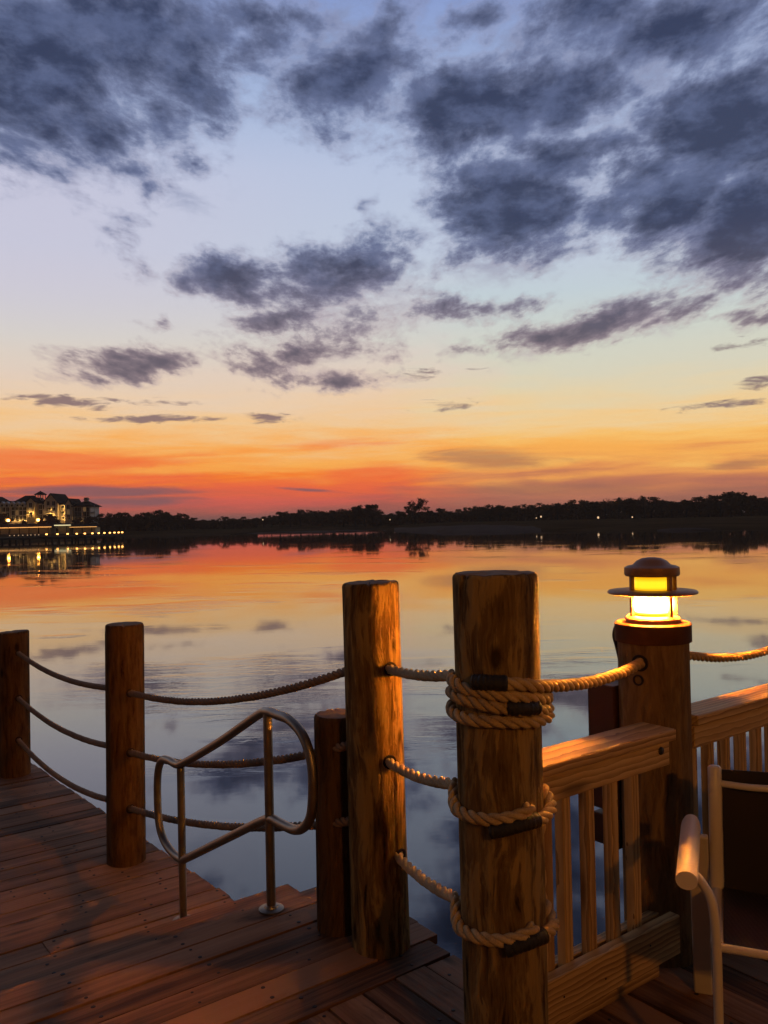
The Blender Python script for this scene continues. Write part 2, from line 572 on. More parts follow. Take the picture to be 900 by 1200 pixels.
high = [(17.5, (194, 204, 222)), (22.7, (186, 198, 224)), (27.5, (164, 182, 218)), (32, (138, 158, 208)), (38, (84, 100, 146)), (46, (40, 48, 72)), (50, (34, 40, 60))]
left = sky_ramp([(0, (150, 86, 82)), (1.1, (188, 97, 82)), (2.1, (230, 103, 66)), (3, (252, 128, 46)), (4, (254, 160, 72)), (4.9, (253, 180, 98)),
                 (6.4, (246, 200, 143)), (8.1, (238, 207, 174)), (9.8, (228, 208, 191)), (12, (217, 211, 203)), (14.8, (206, 208, 214))] + high)
right = sky_ramp([(0, (164, 98, 80)), (1.1, (186, 114, 92)), (2.1, (206, 128, 88)), (3, (236, 154, 86)), (4, (250, 180, 92)), (4.9, (253, 195, 108)),
                  (6.4, (245, 206, 146)), (8.1, (231, 212, 173)), (9.8, (217, 213, 192)), (12, (208, 213, 203)), (14.8, (196, 209, 216))] + high)
slow = wt.noise(wt.mapping(ae, scale=(6, 22, 1)), 1.0, 3, 0.6)
fr = wt.smooth(wt.math('ADD', az, wt.math('MULTIPLY', wt.math('SUBTRACT', slow, 0.5), 0.35)), -0.02, 0.16)
sky = wt.mix(fr, left, right)
# pink tint of the upper left
pk = wt.math('MULTIPLY', wt.smooth(az, 0.05, -0.42), wt.math('MULTIPLY', wt.smooth(el, 0.18, 0.28), wt.smooth(el, 0.46, 0.36)))
sky = wt.mix(wt.math('MULTIPLY', pk, 0.5), sky, s2l((208, 198, 217)))


def field(blobs, gain=1.0, grow=1.0):
    """soft union of ellipses: 1 in the middle, 0 at the rim, negative outside"""
    acc = None
    for (x, y, rx, ry, rot, amp) in blobs:
        a, e = azel(x, y)
        a1, _ = azel(x + rx * grow, y); _, e1 = azel(x, y - ry * grow)
        ra, re = abs(a1 - a), abs(e1 - e)
        mp = wt.mapping(ae, loc=(a, e, 0), rot=(0, 0, R(rot)), scale=(ra, re, 1), typ='TEXTURE')
        v = wt.math('MULTIPLY_ADD', wt.vmath('LENGTH', mp), -gain * amp, gain * amp)
        acc = v if acc is None else wt.math('SMOOTH_MAX', acc, v, 0.18)
    return acc


def warp(vec, scale, amp, seed, st=(1, 1, 1)):
    n = wt.node('ShaderNodeTexNoise'); wt.put(n.inputs['Vector'], wt.mapping(vec, loc=(seed, seed * 0.7, 0), scale=st))
    n.inputs['Scale'].default_value = scale; n.inputs['Detail'].default_value = 4
    o = wt.vmath('SUBTRACT', n.outputs['Color'], (0.5, 0.5, 0.5))
    return wt.vmath('ADD', vec, wt.vmath('MULTIPLY', o, (amp, amp * 0.6, 0)))


# --- cumulus field, (x, y, rx, ry, rotation, weight) read off the photograph
CU = [
    (40, 95, 110, 115, 20, 1.25), (110, 170, 60, 50, 30, .7), (150, 40, 140, 80, 0, 1.15), (225, 85, 60, 80, 0, .8), (195, 145, 35, 45, 0, .55), (60, 20, 120, 50, 0, .8),
    (300, 15, 90, 30, 0, .6), (225, 185, 40, 20, -5, .62), (140, 205, 40, 14, 0, .38), (178, 234, 22, 12, 30, .4),
    (405, 95, 90, 52, 15, 1.15), (440, 35, 60, 45, 10, .75), (370, 130, 60, 35, -15, .55), (470, 60, 50, 50, 0, .5),
    (560, 30, 60, 30, 15, .6), (690, 25, 110, 60, 0, .8), (800, 30, 120, 60, 0, .95), (880, 10, 80, 50, 0, .8),
    (560, 130, 105, 58, 5, 1.2), (650, 130, 70, 40, -10, .8), (520, 165, 60, 40, 0, .6), (600, 245, 100, 64, -10, 1.35), (650, 195, 80, 45, 10, .85), (700, 250, 50, 25, 15, .65), (640, 285, 60, 28, 0, .55), (510, 238, 20, 16, 0, .38),
    (850, 150, 120, 90, 15, 1.35), (800, 235, 90, 66, 0, 1.2), (870, 255, 95, 80, 0, 1.4), (745, 190, 60, 50, 30, .65), (840, 310, 90, 26, -5, .55), (745, 100, 60, 30, 0, .5),
    (275, 325, 62, 36, 0, .95), (400, 310, 85, 44, 5, .95), (345, 345, 60, 28, 10, .7), (445, 300, 45, 40, 0, .6), (540, 305, 45, 24, 10, .55), (385, 283, 22, 10, 0, .45),
    (325, 375, 70, 18, 14, .7), (410, 375, 60, 26, 5, .5), (360, 415, 95, 20, 6, .62), (300, 432, 45, 14, 0, .6), (400, 446, 70, 12, 4, .6), (520, 362, 65, 14, 0, .5), (600, 358, 45, 14, 5, .6),
    (640, 395, 80, 17, 6, .72), (700, 385, 120, 20, 10, .78), (780, 372, 100, 16, 8, .62), (880, 380, 50, 12, 8, .55), (595, 410, 55, 10, 0, .5),
    (160, 424, 80, 20, -3, .95), (190, 412, 40, 10, 0, .4), (115, 440, 45, 10, 0, .5),
    (300, 60, 70, 40, 20, .6), (345, 20, 60, 30, 0, .6), (240, 30, 70, 50, 0, .7), (610, 75, 60, 26, 0, .5), (760, 130, 50, 40, 20, .6), (700, 165, 60, 30, 0, .55), (790, 290, 80, 26, 0, .5),
    (765, 205, 80, 60, 20, .85), (690, 115, 80, 45, 0, .75), (880, 330, 60, 26, 0, .6), (500, 120, 50, 40, 0, .6),
    (440, 237, 16, 10, 0, .35), (186, 374, 15, 10, 0, .45), (135, 270, 16, 14, 60, .22), (160, 300, 10, 10, 0, .25),
]
aw = warp(warp(ae, 7.0, 0.075, 3.1), 24.0, 0.04, 1.3)
ae_keep = ae
ae = aw
cuf = field(CU, 1.65, 1.18)
ae = ae_keep
q_ = wt.math('ADD', wt.math('MAXIMUM', el, -0.02), 0.10)
pc = wt.node('ShaderNodeCombineXYZ')
wt.put(pc.inputs[0], wt.math('MULTIPLY', wt.math('DIVIDE', az, q_), 0.48)); wt.put(pc.inputs[1], wt.math('MULTIPLY', wt.math('LOGARITHM', q_, math.e), 0.48))
pv = pc.outputs[0]               # finer towards the horizon, where the clouds are farther off
n_big = wt.noise(wt.mapping(pv, loc=(2.3, 5.1, 0), rot=(0, 0, R(-16)), scale=(11, 19, 1)), 1.0, 7, 0.62, 0.25)
n_det = wt.noise(wt.mapping(pv, loc=(7.7, 1.4, 0), scale=(44, 70, 1)), 1.0, 4, 0.62)
# beyond the part of the sky that the photograph shows the clouds go on by chance
out = wt.math('MAXIMUM', wt.smooth(wt.math('ABSOLUTE', az), 0.47, 0.62), wt.smooth(el, 0.56, 0.68))
rnd = wt.math('MULTIPLY', wt.math('SUBTRACT', wt.noise(wt.mapping(dirv, scale=(2.2, 2.2, 4)), 1.0, 4, 0.55), 0.47), 4.5)
rnd = wt.math('MULTIPLY', rnd, wt.smooth(el, 0.15, 0.4))
cuf = wt.math('ADD', wt.math('MULTIPLY', wt.math('MAXIMUM', cuf, -0.9), wt.math('SUBTRACT', 1.0, out)), wt.math('MULTIPLY', rnd, out))
nz = wt.math('ADD', wt.math('MULTIPLY', wt.math('SUBTRACT', n_big, 0.5), 2.9), wt.math('MULTIPLY', wt.math('SUBTRACT', n_det, 0.5), 1.25))
dens = wt.math('ADD', cuf, nz)
cov = wt.smooth(dens, -0.22, 0.85)
core = wt.smooth(dens, 0.10, 1.5)
n_in = wt.noise(wt.mapping(ae, loc=(0.3, 9.1, 0), scale=(15, 26, 1)), 1.0, 5, 0.62)
c_hi = wt.mix(core, s2l((126, 136, 172)), s2l((49, 58, 87)))
c_hi = wt.mix(wt.smooth(n_in, 0.40, 0.68, 0, 0.62), c_hi, s2l((100, 112, 150)))
veil_f = field([(90, 110, 210, 150, 10, .8), (200, 215, 90, 50, 0, .5), (400, 70, 160, 110, 0, .8), (690, 80, 330, 130, 5, .9), (640, 240, 160, 90, 0, .6), (840, 270, 150, 120, 0, .8), (420, 350, 170, 70, 0, .6), (360, 425, 130, 40, 0, .45), (720, 385, 170, 36, 8, .55), (580, 320, 110, 40, 0, .5)])
veil_n = wt.noise(wt.mapping(ae, loc=(4.4, 0.9, 0), scale=(16, 30, 1)), 1.0, 6, 0.65, 0.4)
veil = wt.smooth(wt.math('ADD', wt.math('MAXIMUM', veil_f, -0.9), wt.math('MULTIPLY', wt.math('SUBTRACT', veil_n, 0.5), 2.0)), 0.10, 0.95)
sky = wt.mix(wt.math('MULTIPLY', veil, 0.72), sky, wt.mix(wt.smooth(el, 0.17, 0.36), s2l((190, 172, 178)), s2l((134, 144, 176))))
c_lo = wt.mix(core, s2l((160, 140, 146)), s2l((96, 88, 102)))
cc = wt.mix(wt.smooth(el, 0.17, 0.34), c_lo, c_hi)
# the thin rims catch the last warm light
rim = wt.math('MULTIPLY', wt.smooth(dens, 0.02, 0.2), wt.smooth(dens, 0.5, 0.22))
cc = wt.mix(wt.math('MULTIPLY', rim, wt.smooth(el, 0.20, 0.34, 0.38, 0.12)), cc, s2l((212, 188, 188)))
sky = wt.mix(wt.math('MULTIPLY', cov, 0.96), sky, cc)

# --- low streaks
def streak_layer(sky, blobs, col, amt, seed, st=(7, 60, 1), amp=1.6, lo=0.05, hi=0.6):
    f = field(blobs)
    n = wt.noise(wt.mapping(ae, loc=(seed, seed * 1.7, 0), rot=(0, 0, R(3)), scale=st), 1.0, 7, 0.6, 0.5)
    d = wt.math('ADD', wt.math('MAXIMUM', f, -0.9), wt.math('MULTIPLY', wt.math('SUBTRACT', n, 0.5), amp))
    return wt.mix(wt.math('MULTIPLY', wt.smooth(d, lo, hi), amt), sky, s2l(col))


sky = streak_layer(sky, [(60, 540, 200, 24, 0, .9), (180, 560, 200, 16, -2, .5), (330, 575, 170, 22, 0, .9), (430, 560, 110, 22, 5, .8), (420, 520, 120, 8, 3, .5)], (243, 104, 66), 0.6, 1.2)
sky = streak_layer(sky, [(300, 590, 260, 12, 0, .8), (30, 560, 120, 10, 0, .5)], (228, 96, 84), 0.55, 4.4)
sky = streak_layer(sky, [(250, 550, 200, 10, 0, .7), (390, 545, 120, 10, 0, .6), (720, 525, 220, 16, -4, .8), (660, 560, 110, 8, 6, .5)], (255, 178, 84), 0.7, 9.4)
sky = streak_layer(sky, [(580, 540, 110, 16, -3, .75), (640, 572, 150, 14, 0, .7), (800, 585, 160, 16, 4, .6), (860, 545, 70, 8, 4, .5)], (158, 104, 88), 0.62, 6.8)
sky = streak_layer(sky, [(120, 576, 150, 9, 0, .95), (160, 588, 180, 9, 0, .7), (20, 588, 70, 12, 0, .6), (360, 574, 60, 3, -5, .55)], (128, 92, 98), 0.85, 2.9)
sky = streak_layer(sky, [(70, 470, 60, 9, -4, .85), (175, 491, 85, 6, 1, .85), (190, 471, 60, 5, 0, .5), (315, 489, 34, 7, 0, .85), (500, 437, 50, 6, 0, .45),
                         (850, 474, 70, 6, 2, .6), (895, 446, 30, 10, 0, .6), (520, 475, 30, 8, 0, .35), (870, 404, 40, 8, 8, .4), (30, 468, 30, 5, 0, .5)], (120, 98, 108), 0.85, 8.1, st=(30, 120, 1), amp=2.3)

# --- the half of the sky away from the sunset is much dimmer
back = wt.smooth(dy, 0.60, -0.35, 1.0, 0.075)
sky = wt.vmath('SCALE', sky, scale=back)
below = wt.smooth(dz, 0.0, -0.06)
sky = wt.mix(below, sky, (0.02, 0.015, 0.013))
bg = wt.node('ShaderNodeBackground')
wt.put(bg.inputs['Color'], sky)
bg.inputs['Strength'].default_value = 1.0
wo = wt.node('ShaderNodeOutputWorld')
wt.l.new(bg.outputs[0], wo.inputs['Surface'])
world.cycles.sampling_method = 'MANUAL'
world.cycles.sample_map_resolution = 1024
# ------------------------------------------------------------------ decks
def screws(mb, p, along, across, half):
    for sgn in (-1, 1):
        q = p + across * (sgn * half) + along * random.uniform(-0.006, 0.006)
        r = random.uniform(0.006, 0.010)
        mb.lathe([(r, 0.0), (r * 0.8, 0.0016), (0.0, 0.0018)], q, 7, mat=1, smooth=False)


def board(mb, s0, s1, t0, t1, ztop, along, th=0.036, joist=0.42, jz=0.0035):
    """one deck board between s0..s1 and t0..t1; along is 'u' or 'v'"""
    dz = random.uniform(-jz, jz)
    c = W((s0 + s1) / 2, (t0 + t1) / 2, ztop - th / 2 + dz)
    if along == 'u': mb.box(c, s1 - s0, t1 - t0, th, U, V, Z, 0, jit=0.0008)
    else: mb.box(c, s1 - s0, t1 - t0, th, U, V, Z, 0, grain='y', jit=0.0008)
    a0, a1, b0, b1 = (s0, s1, t0, t1) if along == 'u' else (t0, t1, s0, s1)
    k = a0 + 0.04
    half = (b1 - b0) * 0.29
    while k < a1 - 0.02:
        p = W(k, (b0 + b1) / 2, ztop + dz + 0.0006) if along == 'u' else W((b0 + b1) / 2, k, ztop + dz + 0.0006)
        screws(mb, p, U if along == 'u' else V, V if along == 'u' else U, half)
        k += joist


random.seed(11)
up = MB()
# strip of boards along the steps
t = 0.0
n = 6
for i in range(n):
    w = 0.80 / n
    end = 0.555 if i == 0 else (0.615 + random.uniform(-0.01, 0.012))
    cuts = [-5.2]
    x = -5.2 + random.uniform(1.2, 3.4)
    while x < -0.9:
        cuts.append(x); x += random.uniform(1.8, 3.4)
    cuts.append(end)
    for a, b in zip(cuts, cuts[1:]):
        board(up, a + 0.0015, b - 0.0015, t + 0.0045, t + w - 0.0045, 0.0, 'u')
    t += w
# boards of the main deck, running away from the steps
s = 0.565
k = 0
while s > -5.2:
    w = 0.138
    cuts = [-0.004, -random.uniform(1.6, 3.2), -6.5]
    for a, b in zip(cuts, cuts[1:]):
        board(up, s - w + 0.0045, s - 0.0045, b + 0.0015, a - 0.0015, 0.0, 'v')
    s -= w
s = 0.565
while s < 5.0:
    w = 0.138
    cuts = [-0.50, -random.uniform(1.4, 3.2), -6.5]
    for a, b in zip(cuts, cuts[1:]):
        board(up, s + 0.0045, s + w - 0.0045, b + 0.0015, a - 0.0015, 0.0, 'v')
    s += w
tag(up.build('upper_deck', [M['deck'], M['screw']], bevel=0.006), kind='structure')

fr = MB()   # joists and rim boards below the decks
def joist_bar(mb, s0, s1, t0, t1, z0, z1):
    mb.box(W((s0 + s1) / 2, (t0 + t1) / 2, (z0 + z1) / 2), s1 - s0, t1 - t0, z1 - z0, U, V, Z, 0)
joist_bar(fr, -5.2, 0.53, 0.735, 0.775, -0.30, -0.042)
joist_bar(fr, -5.2, 0.52, 0.02, 0.06, -0.30, -0.042)
for x in (-4.5, -3.7, -2.9, -2.1, -1.3, -0.5, 0.1): joist_bar(fr, x, x + 0.038, 0.062, 0.733, -0.28, -0.044)
joist_bar(fr, 0.50, 5.0, -0.56, -0.52, -0.30, -0.042)
joist_bar(fr, 0.49, 0.53, -0.50, 0.018, -0.30, -0.042)
for y in (-1.4, -2.3, -3.2, -4.1): joist_bar(fr, -5.0, 5.0, y, y + 0.04, -0.30, -0.042)
tag(fr.build('deck_framing', M['joist']), kind='structure')

random.seed(5)
st = MB()
for i in range(3):
    w = 0.152
    a = 0.81 + i * w
    board(st, -5.2, 0.615 - i * 0.006 + random.uniform(-0.006, 0.006), a + 0.002, a + w - 0.004, STEP_Z, 'u')
joist_bar(st, -5.2, 0.58, 1.20, 1.238, LOWER_Z - 0.02, STEP_Z - 0.04)
joist_bar(st, -5.2, 0.58, 0.83, 0.868, LOWER_Z - 0.02, STEP_Z - 0.04)
tag(st.build('deck_step', [M['deck'], M['screw']], bevel=0.006), kind='structure')

random.seed(23)
lo = MB()
t = 1.24
i = 0
while t < 9.5:
    w = 0.142
    edge = 0.485 - (t - 1.65) * 0.045
    cuts = [-4.6, random.uniform(-3.4, -1.9), edge + random.uniform(-0.008, 0.008)]
    if i % 3 == 0: cuts.insert(2, random.uniform(-1.2, -0.4))
    for a, b in zip(cuts, cuts[1:]):
        board(lo, a + 0.0015, b - 0.0015, t + 0.005, t + w - 0.005, LOWER_Z, 'u')
    t += w; i += 1
for x in (-4.4, -3.4, -2.4, -1.4, -0.5): joist_bar(lo, x, x + 0.04, 1.3, 9.4, LOWER_Z - 0.28, LOWER_Z - 0.045)
for k in range(8):
    a = 1.3 + k * 1.02
    joist_bar(lo, 0.38 - (a - 1.2) * 0.045, 0.418 - (a - 1.2) * 0.045, a, a + 1.01, LOWER_Z - 0.28, LOWER_Z - 0.045)
tag(lo.build('lower_deck', [M['deck'], M['screw']], bevel=0.006), kind='structure')

# ------------------------------------------------------------------ round posts
def log_verts(mb, c, dia, z0, z1, taper=0.0, seed=0, lean=(0, 0), mat=0, mat_top=1, n=108, tilt=(0, 0), wob=0.025):
    R0 = dia / 2
    H = z1 - z0
    rings = [0.0] + [H * (i + 1) / 64 for i in range(63)] + [H - 0.012, H - 0.004, H]
    vs = []; fs = []; gcs = []
    rc = random.Random(seed * 31 + 4)
    cracks = [(rc.uniform(0, 2 * math.pi), rc.uniform(0.35, 1.05) * H, rc.uniform(0.15, 0.6), rc.uniform(0.005, 0.011), rc.uniform(-0.25, 0.25)) for _ in range(16)]
    chips = [(rc.uniform(0, 2 * math.pi), rc.uniform(0.06, 0.22), rc.uniform(0.004, 0.010)) for _ in range(5)]
    for h in rings:
        f = h / H
        rr = R0 * (1 + taper * (f - 0.5))
        if h >= H - 0.005: rr -= 0.003 if h < H else 0.009
        for k in range(n):
            a = 2 * math.pi * k / n
            q = Vector((math.cos(a) * 1.6, math.sin(a) * 1.6, h * 1.1 + seed * 11.3))
            q2 = Vector((math.cos(a) * 7, math.sin(a) * 7, h * 1.6 + seed * 5.1))
            r = rr * (1 + wob * mnoise.noise(q) + 0.007 * mnoise.noise(q2) + 0.35 * wob * mnoise.noise(q * 2.3))
            for (ca, ch, cl, cdp, sl) in cracks:
                dh = abs(h - ch) / cl
                if dh < 1:
                    da = abs((a - ca - sl * (h - ch) + math.pi) % (2 * math.pi) - math.pi)
                    if da < 0.05: r -= cdp * (1 - dh) * (1 - da / 0.05)
            drop = 0.0
            if h >= H - 0.013:
                for (ca, cw, cd_) in chips:
                    da = abs((a - ca + math.pi) % (2 * math.pi) - math.pi)
                    if da < cw: drop += cd_ * (1 - da / cw); r -= cd_ * 0.7 * (1 - da / cw)
            x, y = r * math.cos(a), r * math.sin(a)
            zz = z0 + h - drop + ((x * tilt[0] + y * tilt[1]) if h > H * 0.9 else 0)
            vs.append(c + Vector((x + lean[0] * (h + z0), y + lean[1] * (h + z0), 0)) + Vector((0, 0, zz - c.z)))
            gcs.append((zz + seed * 3.7, x + seed * 1.3, y + seed * 2.1))
    m_ = len(rings)
    for i in range(m_ - 1):
        for k in range(n):
            l = (k + 1) % n
            fs.append((i * n + k, i * n + l, (i + 1) * n + l, (i + 1) * n + k))
    mb.add(vs, fs, mat, True, gcs)
    top = vs[-n:]
    cen = sum(top, Vector()) / n
    tv = []; tf = []
    for f in (1.0, 0.66, 0.33):
        for k in range(n):
            p = cen + (top[k] - cen) * f
            tv.append(p + Z * (0.0006 + 0.004 * (1 - f) + 0.0022 * mnoise.noise(Vector((p.x * 30, p.y * 30, seed)))))
    tv.append(cen + Z * 0.004)
    for i in range(2):
        for k in range(n):
            l = (k + 1) % n
            tf.append((i * n + k, i * n + l, (i + 1) * n + l, (i + 1) * n + k))
    for k in range(n): tf.append((2 * n + k, 2 * n + (k + 1) % n, 3 * n))
    mb.add(tv, tf, mat_top, True)


def center_of(px, py, z, dia):
    p = G(px, py, z)
    d = Vector((p.x, p.y, 0)).normalized()
    return Vector((p.x, p.y, 0)) + d * (dia / 2)


def top_z(c, px, py): return D(px, py, c.y).z


def log_post(c, dia, ztop, zbot, deck_z, mats, label, seed, taper=0.0, tilt=(0, 0), lean=(0, 0), group='round log posts of the boardwalk', wob=0.025):
    mb = MB()
    log_verts(mb, c, dia, zbot, ztop, taper, seed, tilt=tilt, lean=lean, wob=wob)
    o = mb.build('log_post', mats, origin=Vector((c.x, c.y, deck_z)), sharp=60)
    return tag(o, label, 'post', group)


PB = D(587, 900, 2.40); PB.z = 0
P2 = center_of(447, 1125, 0, 0.218)
PS = center_of(400, 1098, 0, 0.19)
PL2 = center_of(149, 1016, LOWER_Z, 0.22)
PL1 = center_of(18, 912, LOWER_Z, 0.225)
PA = W(1.165, -0.465)
D_B, D_2, D_S, D_L2, D_L1, D_A = 0.236, 0.216, 0.19, 0.22, 0.232, 0.25
z_B, z_2, z_S, z_L2, z_L1 = top_z(PB, 586, 671), top_z(P2, 436, 682), top_z(PS, 400, 836), top_z(PL2, 146, 731), top_z(PL1, 17, 740)

log_post(PB, D_B, z_B, -2.4, 0, [M['log'], M['endgrain']], 'thickest log post with rope coiled round it, nearest to the camera', 1, taper=0.06, lean=(-0.004, 0))
log_post(P2, D_2, z_2, -2.4, 0, [M['log'], M['endgrain']], 'tall log post standing beside the short sawn off post', 2, taper=0.0, tilt=(0.03, 0), lean=(-0.009, 0.0))
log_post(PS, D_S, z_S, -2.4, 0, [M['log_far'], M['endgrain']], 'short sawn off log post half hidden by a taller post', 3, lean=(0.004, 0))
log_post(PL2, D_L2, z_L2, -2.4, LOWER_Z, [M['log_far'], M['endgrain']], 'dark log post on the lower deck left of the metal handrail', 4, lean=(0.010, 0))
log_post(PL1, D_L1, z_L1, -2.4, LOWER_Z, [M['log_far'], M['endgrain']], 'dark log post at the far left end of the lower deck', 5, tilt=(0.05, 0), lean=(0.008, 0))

# ------------------------------------------------------------------ rope
def rope_strands(mb, path, r, lay=None, mat=0, phase=0.0, nstr=3):
    lay = lay or r * 6.0
    path = resample([Vector(p) for p in path], lay / 14)
    N = len(path)
    if N < 3: return
    path = [p + mnoise.noise_vector(p * 22.0) * (r * 0.10) for p in path]
    T = [(path[min(i + 1, N - 1)] - path[max(i - 1, 0)]).normalized() for i in range(N)]
    ref = Z if abs(T[0].z) < 0.9 else Vector((1, 0, 0))
    nv = (ref - T[0] * ref.dot(T[0])).normalized()
    fr_ = []
    for i in range(N):
        nv = (nv - T[i] * nv.dot(T[i])).normalized()
        fr_.append((nv.copy(), T[i].cross(nv)))
    for k in range(nstr):
        pts = []
        for i in range(N):
            a = phase + 2 * math.pi * (i / 14.0 + k / nstr)
            pts.append(path[i] + fr_[i][0] * (math.cos(a) * r * 0.54) + fr_[i][1] * (math.sin(a) * r * 0.54))
        mb.tube(pts, r * 0.515, 8, mat)


def sag(a, b, drop, n=40, skew=0.0):
    a, b = Vector(a), Vector(b)
    out = []
    for i in range(n + 1):
        f = i / n
        p = a.lerp(b, f)
        g = f + skew * f * (1 - f)
        out.append(p - Z * (4 * drop * g * (1 - g)))
    return out


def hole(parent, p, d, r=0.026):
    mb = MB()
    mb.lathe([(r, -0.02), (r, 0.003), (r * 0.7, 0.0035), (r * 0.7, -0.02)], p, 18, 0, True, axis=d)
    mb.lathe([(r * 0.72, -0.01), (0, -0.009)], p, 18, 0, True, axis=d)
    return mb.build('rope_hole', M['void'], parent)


RR = 0.0175
ROPES = 'ropes strung between the posts'


def on_post(c, dia, px, py):
    """the point where the sight line meets the round face of a post"""
    d = ray(px, py); o = EYE
    ox, oy = o.x - c.x, o.y - c.y
    A = d.x ** 2 + d.y ** 2; B = 2 * (ox * d.x + oy * d.y); C = ox ** 2 + oy ** 2 - (dia / 2) ** 2
    disc = B * B - 4 * A * C
    k = (-B - math.sqrt(max(disc, 0))) / (2 * A)
    return o + d * k


def span(a, b, drop, label, mat, skew=0.0, r=RR, ha=None, hb=None, lay=None, post=None):
    mb = MB()
    path = sag(a, b, drop, skew=skew)
    rope_strands(mb, path, r, lay)
    if post: rope_strands(mb, [path[-1]] + [Vector(p) for p in post], r)
    org = Vector(a)
    o = mb.build('rope', M[mat], origin=org)
    tag(o, label, 'rope', ROPES)
    for h in (ha, hb):
        if h: hole(o, h[0], h[1])
    return o


def outward(c, p): return Vector((p.x - c.x, p.y - c.y, 0)).normalized()


# lower deck: first bay
for (y0, y1, dr, lab) in ((765, 806, 0.055, 'topmost of three sagging ropes at the far left between two dark posts'),
                          (818, 874, 0.060, 'middle one of three sagging ropes at the far left between two dark posts'),
                          (867, 937, 0.075, 'lowest of three sagging ropes at the far left between two dark posts')):
    a = on_post(PL1, D_L1, 22, y0)
    b = D(127, y1, PL2.y + 0.02)
    an = outward(PL1, a)
    span(a - an * 0.02, b, dr, lab, 'rope_dark', ha=(a, an))
# second bay, past the metal handrail
for (y0, y1, dr, lab) in ((812, 784, 0.085, 'top rope sagging over the water above the metal handrail'),
                          (882, 872, 0.075, 'middle rope passing behind the bend of the metal handrail'),
                          (948, 962, 0.060, 'lowest rope passing behind the feet of the metal handrail')):
    a = on_post(PL2, D_L2, 153, y0)
    b = D(412, y1, P2.y)
    an = outward(PL2, a)
    span(a - an * 0.02, b, dr, lab, 'rope_dark', ha=(a, an))

# third bay: to the big post, and the coils round it
EC = (Vector((-PB.x, -PB.y, 0))).normalized()
ER = Vector((-EC.y, EC.x, 0))
if ER.x < 0: ER = -ER


def coil(py_psi, rad):
    """points round the big post: (angle from the side facing the camera, photo row)"""
    out = []
    for psi, py in py_psi:
        a = R(psi)
        h = EC * math.cos(a) + ER * math.sin(a)
        q = Vector((PB.x, PB.y, 0)) + h * rad
        front = D(587, py, q.y if abs((psi + 180) % 360 - 180) < 110 else PB.y)
        out.append(Vector((q.x, q.y, front.z)))
    return out


RC = D_B / 2 + RR + 0.001
def tape(parent, pts, r=RR * 1.22):
    mb = MB()
    p_ = resample(bez(pts, 8), 0.004)
    n_ = len(p_)
    rs_ = [r * (0.97 + 0.05 * math.sin(i * 2.1) + random.uniform(-0.035, 0.035)) * (0.90 if i in (0, n_ - 1) else 1) for i in range(n_)]
    mb.tube(p_, rs_, 14)
    return mb.build('tape', M['tape'], parent, sharp=50)


def first_leg(px, py):
    a = on_post(P2, D_2, px, py)
    return a, outward(P2, a)


# top
a, an = first_leg(458, 784)
c1 = coil([(-100, 790), (-70, 797), (-45, 806), (0, 815), (38, 819), (90, 819), (140, 815), (180, 812), (225, 809), (260, 808), (285, 811), (315, 819), (360, 830), (400, 834), (450, 831),
           (500, 828), (540, 824), (580, 821), (615, 823), (645, 833), (680, 842), (720, 846), (760, 847), (795, 841), (815, 832), (830, 823)], RC)
c1 = bez(c1, 8)
o = span(a - an * 0.02, c1[0], 0.012, 'top rope from the tall post wound in three coils round the thickest post', 'rope', ha=(a, an), post=c1[1:], lay=0.17)
tape(o, coil([(8, 829.5), (22, 830.5), (36, 830.5), (47, 829)], RC + 0.006))
# middle
a, an = first_leg(457, 893)
c2 = bez(coil([(-102, 917), (-92, 930), (-75, 943), (-60, 950), (-35, 957), (-12, 960), (10, 958.5), (28, 953), (34, 945)], RC), 8)
o = span(a - an * 0.02, c2[0], 0.02, 'middle rope from the tall post looped once round the thickest post', 'rope', ha=(a, an), post=c2[1:], lay=0.17)
mb = MB(); rope_strands(mb, bez(coil([(200, 918), (165, 922), (125, 930), (95, 941), (75, 952), (52, 960), (38, 963)], RC), 8), RR)
mb.build('loop_end', M['rope'], o)
tape(o, coil([(44, 961.5), (28, 965), (8, 970), (-14, 975)], RC + 0.004), RR * 1.2)
# bottom
a, an = first_leg(470, 1003)
c3 = bez(coil([(-102, 1052), (-92, 1064), (-75, 1080), (-60, 1089), (-35, 1097), (-10, 1102), (10, 1101), (28, 1094), (36, 1086)], RC), 8)
o = span(a - an * 0.02, c3[0], 0.02, 'lowest rope from the tall post looped once round the thickest post', 'rope', ha=(a, an), post=c3[1:], lay=0.17)
mb = MB(); rope_strands(mb, bez(coil([(200, 1058), (165, 1062), (125, 1070), (95, 1080), (75, 1088), (58, 1094), (46, 1097)], RC), 8), RR)
mb.build('loop_end', M['rope'], o)
tape(o, coil([(50, 1097), (36, 1101), (18, 1107), (0, 1113)], RC + 0.004), RR * 1.25)

# ------------------------------------------------------------------ lamp post
RA = D_A / 2
zc0, zc1 = D(768, 757, PA.y - RA).z, D(768, 734, PA.y - RA).z
Zs = lambda py: D(765, py, PA.y).z
lamp = thing('lamp_post', Vector((PA.x, PA.y, 0)), 'thick log post carrying a glowing round lantern with a wide flat brim', 'lamp')
lc = Vector((PA.x, PA.y, 0))
mb = MB(); log_verts(mb, lc, D_A, -2.4, zc1 - 0.012, 0.02, 8, lean=(0.0, 0), wob=0.012)
mb.build('post', [M['log_lamp'], M['endgrain']], lamp, sharp=60)
mb = MB(); mb.lathe([(RA + 0.004, zc0), (RA + 0.011, zc0 + 0.002), (RA + 0.011, zc1 - 0.004), (RA + 0.006, zc1), (0.06, zc1 + 0.002), (0.0, zc1 + 0.002)], lc, 64)
mb.build('cap_collar', M['cap'], lamp, sharp=40)
